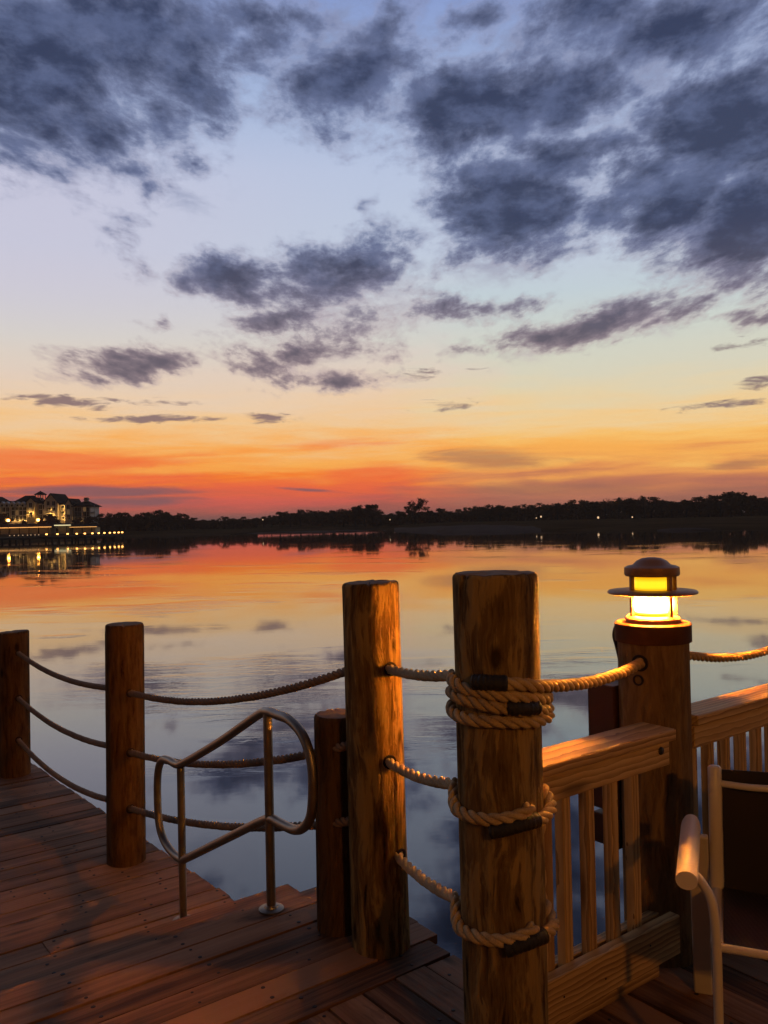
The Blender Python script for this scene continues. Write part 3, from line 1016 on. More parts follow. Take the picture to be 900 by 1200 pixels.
# the lantern sits a little left of the post's axis
LX = D(765, 720, PA.y)
lx = Vector((LX.x, PA.y, 0))
px2m = PA.y / F
z_base0, z_base1 = zc1 + 0.003, Zs(721)
mb = MB(); mb.lathe([(31 * px2m, z_base0), (31.5 * px2m, z_base0 + 0.012), (30.5 * px2m, z_base1 - 0.006), (28 * px2m, z_base1), (24 * px2m, z_base1 + 0.001), (0, z_base1 + 0.001)], lx, 48)
mb.build('lantern_base', M['bronze'], lamp, sharp=40)
z_v, z_h0, z_h1, z_top = Zs(692), Zs(674), Zs(664), Zs(653)
rl = 19.8 * px2m
mb = MB(); mb.lathe([(rl, z_base1 + 0.003), (rl, z_v - 0.008)], lx, 40)
mb.build('lens', M['lens'], lamp)
mb = MB(); mb.lathe([(rl, z_v + 0.004), (rl, z_h0 - 0.001)], lx, 40)
mb.build('upper_lens', M['lens_top'], lamp)
mb = MB(); mb.lathe([(25.8 * px2m, z_v - 0.004), (30 * px2m, z_v - 0.006), (47 * px2m, z_v - 0.012), (50.5 * px2m, z_v - 0.009), (51 * px2m, z_v - 0.004), (49.5 * px2m, z_v + 0.001), (30 * px2m, z_v + 0.005), (25.8 * px2m, z_v + 0.004), (25.8 * px2m, z_v - 0.004)], lx, 64)
mb.build('brim', M['bronze'], lamp, sharp=50)
mb = MB(); mb.lathe([(rl - 0.004, z_v - 0.007), (25.7 * px2m, z_v - 0.007), (25.7 * px2m, z_v + 0.003), (rl - 0.004, z_v + 0.003), (rl - 0.004, z_v - 0.007)], lx, 40)
mb.build('middle_ring', M['bronze'], lamp, sharp=50)
mb = MB(); mb.lathe([(rl + 0.001, z_h0), (30 * px2m, z_h0 - 0.002), (31.5 * px2m, z_h0 + 0.006), (31 * px2m, z_h1 - 0.002), (27.5 * px2m, z_h1 + 0.004), (21.5 * px2m, z_h1 + 0.008),
                     (17 * px2m, z_top - 0.012), (11 * px2m, z_top - 0.003), (5 * px2m, z_top), (0, z_top)], lx, 48)
mb.build('hood', M['bronze'], lamp, sharp=50)
e_cam = Vector((-lx.x, -lx.y, 0)).normalized(); e_rt = Vector((-e_cam.y, e_cam.x, 0))
if e_rt.x < 0: e_rt = -e_rt
for psi in (-64, 50, 93, 206):
    a = R(psi)
    h = e_cam * math.cos(a) + e_rt * math.sin(a)
    p = lx + h * (25.0 * px2m)
    mb = MB(); mb.box(p + Z * ((z_base1 + z_h0) / 2), 0.014, 0.017, z_h0 - z_base1 + 0.006, h, h.cross(Z), Z)
    mb.build('strut', M['bronze'], lamp, bevel=0.002)
# conduit loop on the left of the collar
cp = [D(x, y, PA.y + 0.06) for x, y in ((729, 795), (727, 775), (723, 757), (720, 745), (722, 735), (728, 731), (735, 735))]
mb = MB(); mb.tube(bez(cp, 6), 0.0085, 10)
mb.build('conduit', M['cable'], lamp)

# rope from the big post to the lamp post
tp = coil([(-30, 798.5), (-15, 799.5), (0, 800.5), (9, 801)], RC + 0.002)
run = bez(coil([(6, 801), (25, 803), (45, 805), (66, 806), (80, 805)], RC + 0.002), 8)
b = on_post(PA, D_A, 750, 777)
bn = outward(PA, b)
path_b = run + [run[-1].lerp(b - bn * 0.02, 0.25) - Z * 0.006][:0]
mb = MB()
full = run + sag(run[-1], b - bn * 0.02, 0.022)[1:]
rope_strands(mb, full, RR * 1.05)
o = mb.build('rope', M['rope'], origin=full[0])
tag(o, 'bright lamplit rope between the thickest post and the lamp post, its end taped black', 'rope', ROPES)
tape(o, tp, RR * 1.3)
hole(o, b, bn, 0.03)
hole(lamp, on_post(PA, D_A + 0.004, 748, 797), outward(PA, on_post(PA, D_A, 748, 797)), 0.02)
# the next post to the right, and the rope to it
PR = W(2.75, -0.44)
log_post(PR, D_A, 1.25, -2.4, 0, [M['log_lamp'], M['endgrain']], 'log post holding the far end of the right hand rail', 9, wob=0.012)
a = D(806, 768, PA.y + 0.03)
b = Vector((PR.x - 0.1, PR.y - 0.03, a.z + 0.02))
span(a, b, 0.075, 'rope running off to the right from behind the lamp post', 'rope', r=RR * 0.95)

# ------------------------------------------------------------------ wooden railings
def railing(s0, s1, t0, bal, label, cap_s1=None, cap_z=0.862, toe=True):
    rl_ = thing('wooden_railing', W((s0 + s1) / 2, t0, 0), label, 'railing')
    tf = t0 - 0.055           # the face towards the deck
    cs1 = cap_s1 or s1
    mb = MB(); mb.box(W((s0 + cs1) / 2, t0 + 0.0, cap_z - 0.019), cs1 - s0, 0.142, 0.038, U, V, Z)
    mb.build('cap_board', M['rail'], rl_, bevel=0.005)
    mb = MB(); mb.box(W((s0 + cs1 - 0.02) / 2, tf + 0.019, cap_z - 0.040 - 0.041), cs1 - 0.02 - s0, 0.038, 0.082, U, V, Z)
    f = mb.build('top_rail', M['rail'], rl_, bevel=0.003)
    mb = MB(); mb.lathe([(0.014, 0), (0.013, 0.004), (0.0, 0.005)], W(cs1 - 0.07, tf - 0.0005, cap_z - 0.066), 10, axis=-V)
    mb.build('bolt_head', M['screw'], f)
    mb = MB(); mb.box(W((s0 + s1) / 2, tf + 0.019, 0.085 + 0.065), s1 - s0, 0.038, 0.13, U, V, Z)
    for s_ in bal[::2]: mb.lathe([(0.004, 0), (0.0038, 0.0015), (0.0, 0.002)], W(s_ + random.uniform(-.012, .012), tf - 0.0003, 0.15 + random.uniform(-.02, .02)), 7, mat=1, axis=-V)
    mb.build('toe_board', [M['rail'], M['screw']], rl_, bevel=0.003)
    mb = MB(); mb.box(W((s0 + s1) / 2, tf + 0.040 + 0.038 + 0.021, 0.085 + 0.055), s1 - s0, 0.038, 0.11, U, V, Z)
    mb.build('back_board', M['rail'], rl_, bevel=0.003)
    mb = MB(); mb.box(W((s0 + s1 - 0.05) / 2, tf + 0.075, 0.0425), s1 - s0 - 0.05, 0.05, 0.079, U, V, Z)
    mb.build('foot_board', M['rail'], rl_, bevel=0.003)
    for s_ in bal:
        mb = MB(); mb.box(W(s_, tf + 0.059, (0.10 + cap_z - 0.045) / 2), 0.037, 0.036, cap_z - 0.045 - 0.10, U, V, Z, grain='z')
        mb.build('baluster', M['rail'], rl_, bevel=0.003)
    return rl_


random.seed(3)
RT = -0.565
# where the balusters stand, read off the photograph at their upper ends
def bal_s(px, py, z=0.75):
    d = ray(px, py)
    # meet the vertical plane of the balusters
    pl = W(0, RT + 0.004)
    nrm = V
    k = (pl - EYE).dot(nrm) / d.dot(nrm)
    return ST(EYE + d * k)[0]
bl = [bal_s(x, y) for x, y in ((637, 960), (659, 950), (687, 945), (715, 940), (740, 935))]
railing(0.30, 1.06, RT, bl, 'short wooden railing between the thickest post and the lamp post', cap_s1=1.045)
br_ = [bal_s(x, y) for x, y in ((824, 875), (844, 872), (863, 870), (882, 867))]
dsp = br_[-1] - br_[-2]
while br_[-1] + dsp < 2.6: br_.append(br_[-1] + dsp)
railing(1.26, 2.66, RT + 0.055, br_, 'wooden railing running off to the right of the lamp post')

# dark box hung behind the lamp post
bx = D(717, 870, PA.y + 0.10)
ub = thing('utility_box', Vector((bx.x, bx.y, 0)), 'dark narrow box hung on the water side of the lamp post', 'box')
zt, zm, zb0, zb1 = D(717, 799, bx.y).z, D(717, 944, bx.y).z, D(717, 951, bx.y).z, D(717, 986, bx.y).z
mb = MB(); mb.box(Vector((bx.x, bx.y, (zt + zm) / 2)), 0.125, 0.12, zt - zm, U, V, Z)
mb.build('upper_case', M['darkbox'], ub, bevel=0.004)
mb = MB(); mb.box(Vector((bx.x + 0.006, bx.y, (zb0 + zb1) / 2)), 0.118, 0.12, zb0 - zb1, U, V, Z)
mb.build('lower_case', M['darkbox'], ub, bevel=0.004)
mb = MB(); mb.box(Vector((bx.x + 0.002, bx.y, (zm + zb0) / 2)), 0.05, 0.05, zm - zb0 + 0.01, U, V, Z)
mb.build('spacer', M['cable'], ub)
mb = MB(); mb.box(Vector((bx.x, bx.y, 0)) + U * 0.10 + Z * (zt - 0.2), 0.12, 0.05, 0.05, U, V, Z)
mb.build('bracket', M['cable'], ub)

# ------------------------------------------------------------------ metal handrail
H0 = G(318, 1066, 0); H0.z = 0
H1 = G(215, 1079, LOWER_Z); H1.z = 0
HD = (H1 - H0).normalized(); HL = (H1 - H0).length
hr = thing('step_handrail', H0, 'bent steel tube handrail beside the steps to the lower deck', 'handrail')
def hp(q, z): return H0 + HD * q + Z * z
zt0, zl0 = D(318, 834, H0.y).z, D(316, 958, H0.y).z
zt1, zl1 = D(215, 898, H1.y).z, D(214, 1008, H1.y).z
rt = 0.0195
loop = [hp(0, zt0), hp(-0.08, zt0), hp(-0.17, zt0 - 0.005), hp(-0.26, zt0 - 0.045), hp(-0.315, zt0 - 0.12), hp(-0.33, zt0 - 0.21), hp(-0.315, zl0 + 0.10), hp(-0.265, zl0 + 0.035), hp(-0.19, zl0 + 0.002), hp(-0.08, zl0 - 0.002), hp(-0.02, zl0 - 0.002),
        hp(0.06, zl0 - 0.03), hp(HL * 0.5, (zl0 + zl1) / 2), hp(HL - 0.05, zl1 + 0.025), hp(HL + 0.02, zl1), hp(HL + 0.12, zl1 + 0.004), hp(HL + 0.22, zl1 + 0.04), hp(HL + 0.275, zl1 + 0.12), hp(HL + 0.285, zt1 - 0.18), hp(HL + 0.265, zt1 - 0.07), hp(HL + 0.21, zt1 - 0.012),
        hp(HL + 0.13, zt1), hp(HL + 0.04, zt1), hp(HL - 0.05, zt1 + 0.03), hp(HL * 0.5, (zt0 + zt1) / 2), hp(0.08, zt0 - 0.028)]
cl = loop + loop[:3]
pts = bez([loop[-1]] + loop + [loop[0], loop[1]], 7)[7:-7]
mb = MB(); mb.tube(pts[:-1], rt, 14, closed=True)
mb.build('rail_loop', M['steel'], hr)
for q, z0, z1 in ((0.0, 0.0, zt0 - 0.008), (HL, LOWER_Z, zt1 - 0.006)):
    mb = MB(); mb.tube([hp(q, z0), hp(q, (z0 + z1) / 2), hp(q, z1)], rt * 0.98, 14)
    up_ = mb.build('upright', M['steel'], hr, sharp=50)
    mb = MB(); mb.lathe([(0.052, 0.001), (0.052, 0.007), (0.047, 0.010), (0.030, 0.012), (0.026, 0.02), (0.0195, 0.021)], hp(q, z0), 28)
    mb.build('floor_flange', M['steel'], up_, sharp=40)

# ------------------------------------------------------------------ patio chair
CW = Vector((0.93, -0.37, 0)).normalized()      # along the back, to its left hand side
CD = Vector((-0.37, -0.93, 0)).normalized()     # the way the chair faces
CB = D(837, 900, 2.66); CB.z = 0
def cp_(p, q, z): return Vector((CB.x, CB.y, 0)) + CW * p + CD * q + Z * z
chair = thing('patio_chair', cp_(0.27, 0.22, 0), 'cream framed patio chair with dark sling seat and back', 'chair')
WD = 0.54
zb = 0.790
for p in (0.0, WD):
    mb = MB(); mb.tube([cp_(p, 0.0, 0.395), cp_(p, 0.0, 0.5), cp_(p, -0.012, 0.65), cp_(p, -0.03, zb - 0.006), cp_(p, -0.03, zb)], [0.0215, 0.0215, 0.0215, 0.0215, 0.016], 14, flat=0.75)
    mb.build('back_post', M['chair'], chair, sharp=60)
    mb = MB(); mb.tube([cp_(p, -0.01, 0.405), cp_(p, 0.2, 0.41), cp_(p, 0.43, 0.437)], 0.0165, 12)
    mb.build('seat_rail', M['chair'], chair, sharp=60)
    sg = -1 if p == 0 else 1
    mb = MB(); mb.box(cp_(p + sg * 0.052, -0.06, 0.29), 0.058, 0.024, 0.60, CW, (CD * 0.26 + Z * 0.966).cross(CW).normalized(), (CD * 0.26 + Z * 0.966).normalized())
    mb.build('leg', M['chair'], chair, bevel=0.006, seg=3)
    mb = MB(); mb.tube(bez([cp_(p + sg * 0.05, 0.40, 0.605), cp_(p + sg * 0.035, 0.425, 0.598), cp_(p + sg * 0.012, 0.445, 0.565), cp_(p + sg * 0.003, 0.45, 0.50), cp_(p, 0.45, 0.40), cp_(p, 0.455, 0.2), cp_(p, 0.46, 0.012)], 5), 0.0125, 12)
    lg = mb.build('leg', M['chair'], chair, sharp=60)
    mb = MB(); mb.lathe([(0.016, 0.0), (0.018, 0.01), (0.016, 0.03), (0.012, 0.032)], cp_(p, 0.46, 0.001), 14)
    mb.build('foot_cap', M['tape'], lg)
    mb = MB(); mb.tube([cp_(p, 0.24, 0.437), cp_(p, 0.45, 0.47)], 0.007, 8)
    mb.build('bracket', M['chair'], chair)
    # armrest: a rounded paddle
    mb = MB()
    ax = [cp_(p + sg * 0.072, 0.015 + 0.445 * k / 14, 0.622 - 0.01 * k / 14) for k in range(15)]
    rs = [0.020, 0.0245] + [0.026] * 11 + [0.026, 0.0255]
    mb.tube(ax, rs, 20, flat=1.12)
    mb.build('armrest', M['pad'], chair, sharp=50)
mb = MB(); mb.tube(bez([cp_(0.015, -0.028, 0.735), cp_(0.12, -0.02, 0.733), cp_(WD / 2, -0.045, 0.732), cp_(WD - 0.12, -0.02, 0.733), cp_(WD - 0.015, -0.028, 0.735)], 6), 0.011, 12)
mb.build('back_bar', M['chair'], chair, sharp=60)
mb = MB()
mb.tube(bez([cp_(0, 0.44, 0.437), cp_(WD / 2, 0.44, 0.434), cp_(WD, 0.44, 0.437)], 5), 0.011, 12)
mb.build('front_rail', M['chair'], chair, sharp=60)
def sheet(rows, th):
    """rows of points -> closed sheet of thickness th"""
    nr, nc = len(rows), len(rows[0])
    vs = []; fs = []
    for sgn in (0, 1):
        for i in range(nr):
            for j in range(nc):
                a = rows[min(i + 1, nr - 1)][j] - rows[max(i - 1, 0)][j]
                b2 = rows[i][min(j + 1, nc - 1)] - rows[i][max(j - 1, 0)]
                vs.append(rows[i][j] + a.cross(b2).normalized() * (th * (sgn - 0.5)))
    q = nr * nc
    for i in range(nr - 1):
        for j in range(nc - 1):
            k = i * nc + j
            fs.append((k, k + 1, k + nc + 1, k + nc)); fs.append((q + k, q + k + nc, q + k + nc + 1, q + k + 1))
    for i in range(nr - 1):
        for j in (0, nc - 1):
            k = i * nc + j; fs.append((k, k + nc, q + k + nc, q + k))
    for j in range(nc - 1):
        for i in (0, nr - 1):
            k = i * nc + j; fs.append((k, k + 1, q + k + 1, q + k))
    return vs, fs
rows = [[cp_(0.022 + (WD - 0.044) * j / 12, -0.036 - 0.03 * math.sin(math.pi * j / 12) + 0.03 * (1 - i / 8), 0.392 + (zb - 0.012 - 0.392) * i / 8 - 0.004 * math.sin(math.pi * j / 12)) for j in range(13)] for i in range(9)]
vs, fs = sheet(rows, 0.005)
mb = MB(); mb.add(vs, fs, 0, True); mb.build('back_sling', M['sling'], chair, sharp=50)
rows = [[cp_(0.018 + (WD - 0.036) * j / 12, -0.045 + 0.475 * i / 8, 0.412 + 0.022 * i / 8 - 0.022 * math.sin(math.pi * j / 12)) for j in range(13)] for i in range(9)]
vs, fs = sheet(rows, 0.005)
mb = MB(); mb.add(vs, fs, 0, True); mb.build('seat_sling', M['sling'], chair, sharp=50)
# ------------------------------------------------------------------ water and far land
mb = MB()
S = 9000
mb.add([(-S, -60, WATER_Z), (S, -60, WATER_Z), (S, S, WATER_Z), (-S, S, WATER_Z)], [(0, 1, 2, 3)])
tag(mb.build('lake_water', M['water']), kind='structure')

def shore_pt(px, py): return G(px, py, WATER_Z)

SH = [(-420, 650), (-150, 642), (60, 633.5), (145, 628.8), (200, 627.3), (240, 626), (275, 625), (320, 624), (370, 623), (420, 621.6), (455, 621), (470, 621.6), (510, 622.6), (560, 622.8), (600, 622.4), (640, 622.4), (700, 621.8), (760, 621.3), (800, 620.7), (860, 620), (900, 619.6), (1050, 618), (1300, 620)]
pts = [shore_pt(*p) for p in SH]
path = []
for a, b in zip(pts, pts[1:]):
    for k in range(10): path.append(a.lerp(b, k / 10))
path.append(pts[-1])
rows = []
offs = [(-6, -0.6), (0, 0.02), (1.2, 0.16), (5, 0.30), (18, 0.7), (45, 1.3), (80, 1.7), (160, 2.0), (600, 2.6), (7000, 3.0)]
for (d, h) in offs:
    row = []
    for p in path:
        dr = Vector((p.x, p.y, 0)).normalized()
        wob = mnoise.noise(Vector((p.x * 0.06, p.y * 0.06, 0))) * (1.4 if 0 <= d < 30 else 0)
        q = p + dr * (d + wob)
        q.z = WATER_Z + h + (0.25 * mnoise.noise(Vector((q.x * 0.03, q.y * 0.03, 3))) * min(1, d / 40) if d > 0 else 0)
        row.append(q)
    rows.append(row)
vs = [q for r in rows for q in r]; nc = len(path)
fs = [(i * nc + j, i * nc + j + 1, (i + 1) * nc + j + 1, (i + 1) * nc + j) for i in range(len(rows) - 1) for j in range(nc - 1)]
mb = MB(); mb.add(vs, fs, 0, True)
tag(mb.build('far_shore_land', M['land']), kind='structure')

def ground_z(d):
    for (a, ha), (b, hb) in zip(offs, offs[1:]):
        if a <= d <= b: return WATER_Z + ha + (hb - ha) * (d - a) / (b - a)
    return WATER_Z + 2.5

def sandbank(name, line, depth, hgt, mat):
    b0 = [shore_pt(*p) for p in line]
    pa = []
    for a, b in zip(b0, b0[1:]):
        for k in range(8): pa.append(a.lerp(b, k / 8))
    pa.append(b0[-1])
    n_ = len(pa); rws = []
    for f, h in ((-0.03, -0.3), (0.0, 0.05), (0.15, 0.5), (0.5, 1.0), (0.85, 1.0), (1.0, 0.2), (1.05, -0.4)):
        rr = []
        for i, p in enumerate(pa):
            w_ = math.sin(math.pi * (0.04 + 0.92 * i / (n_ - 1)))
            dr = Vector((p.x, p.y, 0)).normalized()
            q = p + dr * (depth * f * (0.35 + 0.65 * w_))
            q.z = WATER_Z + h * hgt * (0.3 + 0.7 * w_) + 0.03 + 0.28 * mnoise.noise(Vector((q.x * 0.12, q.y * 0.12, 1))) * min(1, 3 * h)
            rr.append(q)
        rws.append(rr)
    v_ = [q for r in rws for q in r]
    f_ = [(i * n_ + j, i * n_ + j + 1, (i + 1) * n_ + j + 1, (i + 1) * n_ + j) for i in range(len(rws) - 1) for j in range(n_ - 1)]
    m_ = MB(); m_.add(v_, f_, 0, True)
    return tag(m_.build(name, M[mat]), kind='structure')

sandbank('sand_bank', [(462, 622.0), (485, 623.0), (510, 623.0), (530, 623.9), (552, 623.4), (575, 623.8), (596, 622.9), (622, 622.8), (634, 622.5)], 46, 1.05, 'sand')
sandbank('sand_bar', [(270, 626.0), (310, 624.9), (350, 624.2), (400, 623.0), (452, 622.0)], 5, 0.32, 'sand')
sandbank('sand_spit', [(770, 622.0), (800, 621.8), (834, 621.2)], 4, 0.3, 'sand')

# ------------------------------------------------------------------ trees
def crown_mesh(kind, seed):
    """unit tree: height 1, base at the origin -> (trunk builder, crown builder)"""
    rnd = random.Random(seed)
    tr, cr = MB(), MB()
    def leaf(p, s, up=0.3):
        d = Vector((rnd.gauss(0, 1), rnd.gauss(0, 1), rnd.gauss(0, 1) + up)).normalized()
        a = d.orthogonal().normalized(); a = Matrix.Rotation(rnd.uniform(0, 6.28), 3, d) @ a
        b = d.cross(a)
        cr.add([p - a * s, p - b * s * .6 + a * s * .2, p + a * s, p + b * s * .7 - a * s * .1], [(0, 1, 2, 3)])
    if kind == 'palm':
        tr.tube([(0, 0, 0), (0.012, 0, 0.3), (0.03, 0.01, 0.62), (0.035, 0.01, 0.82)], [0.022, 0.018, 0.016, 0.016], 7)
        top = Vector((0.035, 0.01, 0.82))
        for k in range(26):
            a = rnd.uniform(0, 6.28); e = rnd.uniform(-0.35, 1.2)
            L = rnd.uniform(0.2, 0.28)
            d = Vector((math.cos(a) * math.cos(e), math.sin(a) * math.cos(e), math.sin(e)))
            side = d.cross(Z).normalized()
            pr = None
            for q in range(6):
                f = q / 5
                p = top + d * (L * f) - Z * (0.16 * f * f)
                w = 0.034 * (1 - f * 0.8)
                if pr:
                    cr.add([pr[0], pr[1], p + side * w - Z * 0.012, p], [(0, 1, 2, 3)])
                    cr.add([pr[0], pr[2], p - side * w - Z * 0.012, p], [(0, 1, 2, 3)])
                pr = (p, p + side * w - Z * 0.012, p - side * w - Z * 0.012)
        return tr, cr
    wide = {'oak': 0.62, 'round': 0.45, 'bushy': 0.5, 'tall': 0.30, 'sparse': 0.50}[kind]
    base = {'oak': 0.30, 'round': 0.28, 'bushy': 0.06, 'tall': 0.2, 'sparse': 0.34}[kind]
    tr.tube([(0, 0, -0.02), (0.01, 0, 0.2), (-0.01, 0.01, 0.45), (0.0, 0, 0.7)], [0.035, 0.026, 0.02, 0.01], 7)
    for k in range(5):
        a = k * 1.3 + rnd.uniform(-.3, .3)
        tr.tube([(0, 0, 0.25 + 0.06 * k), (math.cos(a) * wide * .3, math.sin(a) * wide * .3, 0.5 + 0.05 * k), (math.cos(a) * wide * .6, math.sin(a) * wide * .6, 0.62 + 0.06 * k)], [0.016, 0.010, 0.004], 5)
    nl = 22 if kind != 'sparse' else 16
    lobes = []
    for k in range(nl):
        a = rnd.uniform(0, 6.28); h = rnd.uniform(0, 1)
        prof = {'oak': math.sin(math.pi * (0.18 + 0.72 * h)) ** 0.7, 'round': math.sin(math.pi * (0.12 + 0.8 * h)), 'bushy': (1 - h * 0.75), 'tall': math.sin(math.pi * (0.1 + 0.8 * h)), 'sparse': math.sin(math.pi * (0.2 + 0.7 * h))}[kind]
        rad = wide * prof * math.sqrt(rnd.uniform(0.1, 1)) * 0.8
        lobes.append((Vector((math.cos(a) * rad, math.sin(a) * rad, base + 0.07 + (0.86 - base) * h)), rnd.uniform(0.075, 0.14)))
    for c, r in lobes:
        for q in range(75 if kind != 'sparse' else 55):
            d = Vector((rnd.gauss(0, 1), rnd.gauss(0, 1), rnd.gauss(0, 1))).normalized()
            leaf(c + Vector((d.x * 1.15, d.y * 1.15, d.z * 0.85)) * (r * rnd.uniform(0.45, 1.12)), rnd.uniform(0.020, 0.042))
    return tr, cr


TREE = {}
def tree(kind, variant, px, py_top, dist, label, group, width=1.0):
    key = (kind, variant)
    top = D(px, py_top, dist)
    gz = WATER_Z + 1.25
    h = (top.z - gz) * 1.07
    loc = Vector((top.x, top.y, gz - 0.1))
    nm = 'palm_tree' if kind == 'palm' else 'tree'
    if key not in TREE:
        tr, cr = crown_mesh(kind, 100 + variant * 7 + len(kind))
        o = thing(nm, (0, 0, 0), 'x', 'tree')
        tr.build('trunk', M['bark'], o); cr.build('crown', M['foliage'], o)
        TREE[key] = o
    else:
        o = copy_tree(TREE[key])
    o.location = loc
    o.scale = (h * width, h * width, h)
    o.rotation_euler = (0, 0, (px * 1.7) % 6.28)
    tag(o, label, 'palm tree' if kind == 'palm' else 'tree', group)
    return o

LINE = 'trees along the far shore'
WHERE = [(150, 'just right of the lit hotel'), (205, 'left of the log posts, past the end of the dock lights'), (275, 'in the low stretch of shore right of the hotel'), (345, 'before the shore rises on the left of the tall post'),
         (395, 'in the dense clump behind the sand bar')]
def where(px):
    for lim, w_ in ((150, 'beside the hotel, at the end of the dock lights'), (200, 'second clump to the right of the hotel'), (245, 'at the low gap between the hotel and the tall post'), (300, 'in the lowest stretch of the far shore'),
                    (345, 'where the far wood begins to rise, left of the tall post'), (405, 'behind the pale sand bar'), (450, 'in the dark clump above the tall post'), (480, 'beside the lone big oak'),
                    (545, 'behind the left end of the sand bank'), (600, 'behind the middle of the sand bank'), (650, 'behind the right end of the sand bank'), (700, 'above the thickest post, near the shore lights'),
                    (745, 'left of the lantern, behind the shore lights'), (800, 'above the lantern'), (840, 'between the lantern and the highest trees on the right'), (2000, 'in the high dark mass at the right edge')):
        if px < lim: return w_
# x, top row, distance, kind
TR = [(116, 603, 232, 'round'), (124.5, 602.5, 236, 'oak'), (133, 606, 240, 'bushy'), (142, 601.5, 240, 'round'), (151, 602, 244, 'oak'), (162, 604, 246, 'bushy'), (170, 601.5, 246, 'round'), (178, 602, 250, 'oak'), (185, 599, 248, 'round'), (193, 601, 252, 'bushy'),
      (205, 602.5, 255, 'oak'), (216, 603, 258, 'round'), (227, 607, 262, 'bushy'), (238, 609, 262, 'bushy'), (250, 609, 264, 'round'), (263, 605.5, 262, 'oak'), (273, 607.5, 266, 'bushy'), (285, 606, 268, 'round'), (300, 607, 270, 'bushy'), (309, 605.5, 268, 'round'), (318, 604, 268, 'oak'),
      (328, 600.5, 268, 'round'), (340, 600.5, 270, 'oak'), (352, 598.2, 270, 'round'), (366, 598.2, 272, 'oak'), (378, 599.6, 272, 'bushy'), (390, 599, 270, 'round'), (402, 597, 262, 'oak'), (416, 594.5, 258, 'round'), (427, 592, 256, 'oak'), (437, 592.5, 256, 'round'), (446, 600, 262, 'bushy'),
      (458, 602, 262, 'bushy'), (468, 599.5, 258, 'bushy'), (486, 586.3, 250, 'oak'), (503, 599, 256, 'bushy'), (516, 596.5, 258, 'round'), (527, 599.5, 260, 'bushy'), (538, 597.5, 258, 'round'), (552, 594, 256, 'oak'), (563, 594.5, 258, 'bushy'), (574, 592, 255, 'oak'), (586, 593, 255, 'round'), (596, 594.5, 258, 'bushy'),
      (605, 593.5, 256, 'bushy'), (614, 589.2, 250, 'palm'), (622, 592.5, 252, 'round'), (631, 587.5, 248, 'palm'), (641, 592, 252, 'bushy'), (653, 590.5, 250, 'round'), (665, 590, 250, 'bushy'), (675, 585.8, 246, 'sparse'), (686, 588, 248, 'round'), (697, 589, 248, 'bushy'), (709, 586, 244, 'sparse'),
      (724, 581.5, 240, 'palm'), (732, 584.5, 242, 'sparse'), (741, 585.5, 242, 'bushy'), (755, 579.5, 238, 'palm'), (763, 582.5, 240, 'sparse'), (775, 587, 242, 'round'), (787, 588, 242, 'bushy'), (795, 586.5, 242, 'palm'), (804, 586.8, 240, 'round'), (819, 583.2, 236, 'round'), (830, 585, 236, 'bushy'),
      (844, 579.5, 232, 'oak'), (856, 577.5, 230, 'round'), (868, 577.5, 230, 'oak'), (880, 582, 230, 'round'), (890, 584, 230, 'bushy'), (902, 583, 228, 'oak'), (916, 582, 228, 'round'), (932, 580, 226, 'oak'), (950, 584, 226, 'bushy')]
ADJ = {'oak': 'broad spreading dark tree', 'round': 'round headed dark tree', 'bushy': 'low bushy dark tree', 'palm': 'slender palm tree', 'sparse': 'loose open crowned dark tree'}
for i, (x, y, dd, k) in enumerate(TR):
    lab = ADJ[k] + ' ' + where(x)
    if x == 486: lab = 'lone big oak standing highest at the middle of the far shore'
    tree(k, i % 3 if k != 'sparse' else i % 2, x, y, dd, lab, LINE, {'oak': 0.95, 'round': 1.05, 'bushy': 1.25, 'palm': 1.0, 'sparse': 1.0}[k] * (1.2 if 845 > x > 470 or x < 470 else 1.1))

# the undergrowth that fills the wood reads as one mass
random.seed(77)
wd = MB()
prof = [(x, y, dd) for x, y, dd, k in TR if k not in ('palm',)]
xs = 108.0
while xs < 990:
    near = sorted(prof, key=lambda p: abs(p[0] - xs))[:3]
    ytop = max(p[1] for p in near) + 1.2
    dd = near[0][2] + random.uniform(2, 16)
    ybase = 620 if xs < 300 else 613
    for k in range(52):
        yy = ytop + (ybase - ytop) * random.random() ** 1.3 + 1
        p = D(xs + random.uniform(-3, 3), yy, dd + random.uniform(-4, 6))
        if p.z < WATER_Z + 0.9: p.z = WATER_Z + 0.9 + random.random()
        d = Vector((random.gauss(0, 1), random.gauss(0, 1), random.gauss(0, 1))).normalized()
        a = d.orthogonal().normalized(); b = d.cross(a); s_ = random.uniform(0.3, 0.75)
        wd.add([p - a * s_, p - b * s_ * .7, p + a * s_, p + b * s_ * .8], [(0, 1, 2, 3)])
    xs += 1.15
tag(wd.build('far_undergrowth', M['foliage']), 'dark undergrowth filling the far wood between the trees', 'undergrowth', kind='stuff')

# lights among the trees on the right shore
FL = 'small lights on the far shore'
def far_light(px, py, dist, r, label, glow='glow_dim', hgt=1.6):
    p = D(px, py, dist)
    o = thing('shore_light', Vector((p.x, p.y, p.z - hgt)), label, 'light', FL)
    mb = MB(); mb.tube([Vector((p.x, p.y, p.z - hgt)), Vector((p.x, p.y, p.z - r))], 0.05, 6); mb.build('pole', M['pile'], o)
    mb = MB(); mb.lathe([(0, -r * 1.3), (r * .8, -r * .8), (r, 0), (r * .8, r * .8), (0, r * 1.3)], p, 10); mb.build('globe', M[glow], o)
far_light(634, 605.5, 226, 0.22, 'brightest small light on the shore behind the sand bank')
far_light(628.5, 607, 226, 0.14, 'fainter small light left of the brightest one behind the sand bank')
far_light(701, 606.5, 220, 0.26, 'small white light on the grass bank left of the lantern', hgt=1.2)
far_light(741, 606, 220, 0.17, 'small white light on the grass bank close beside the lantern')
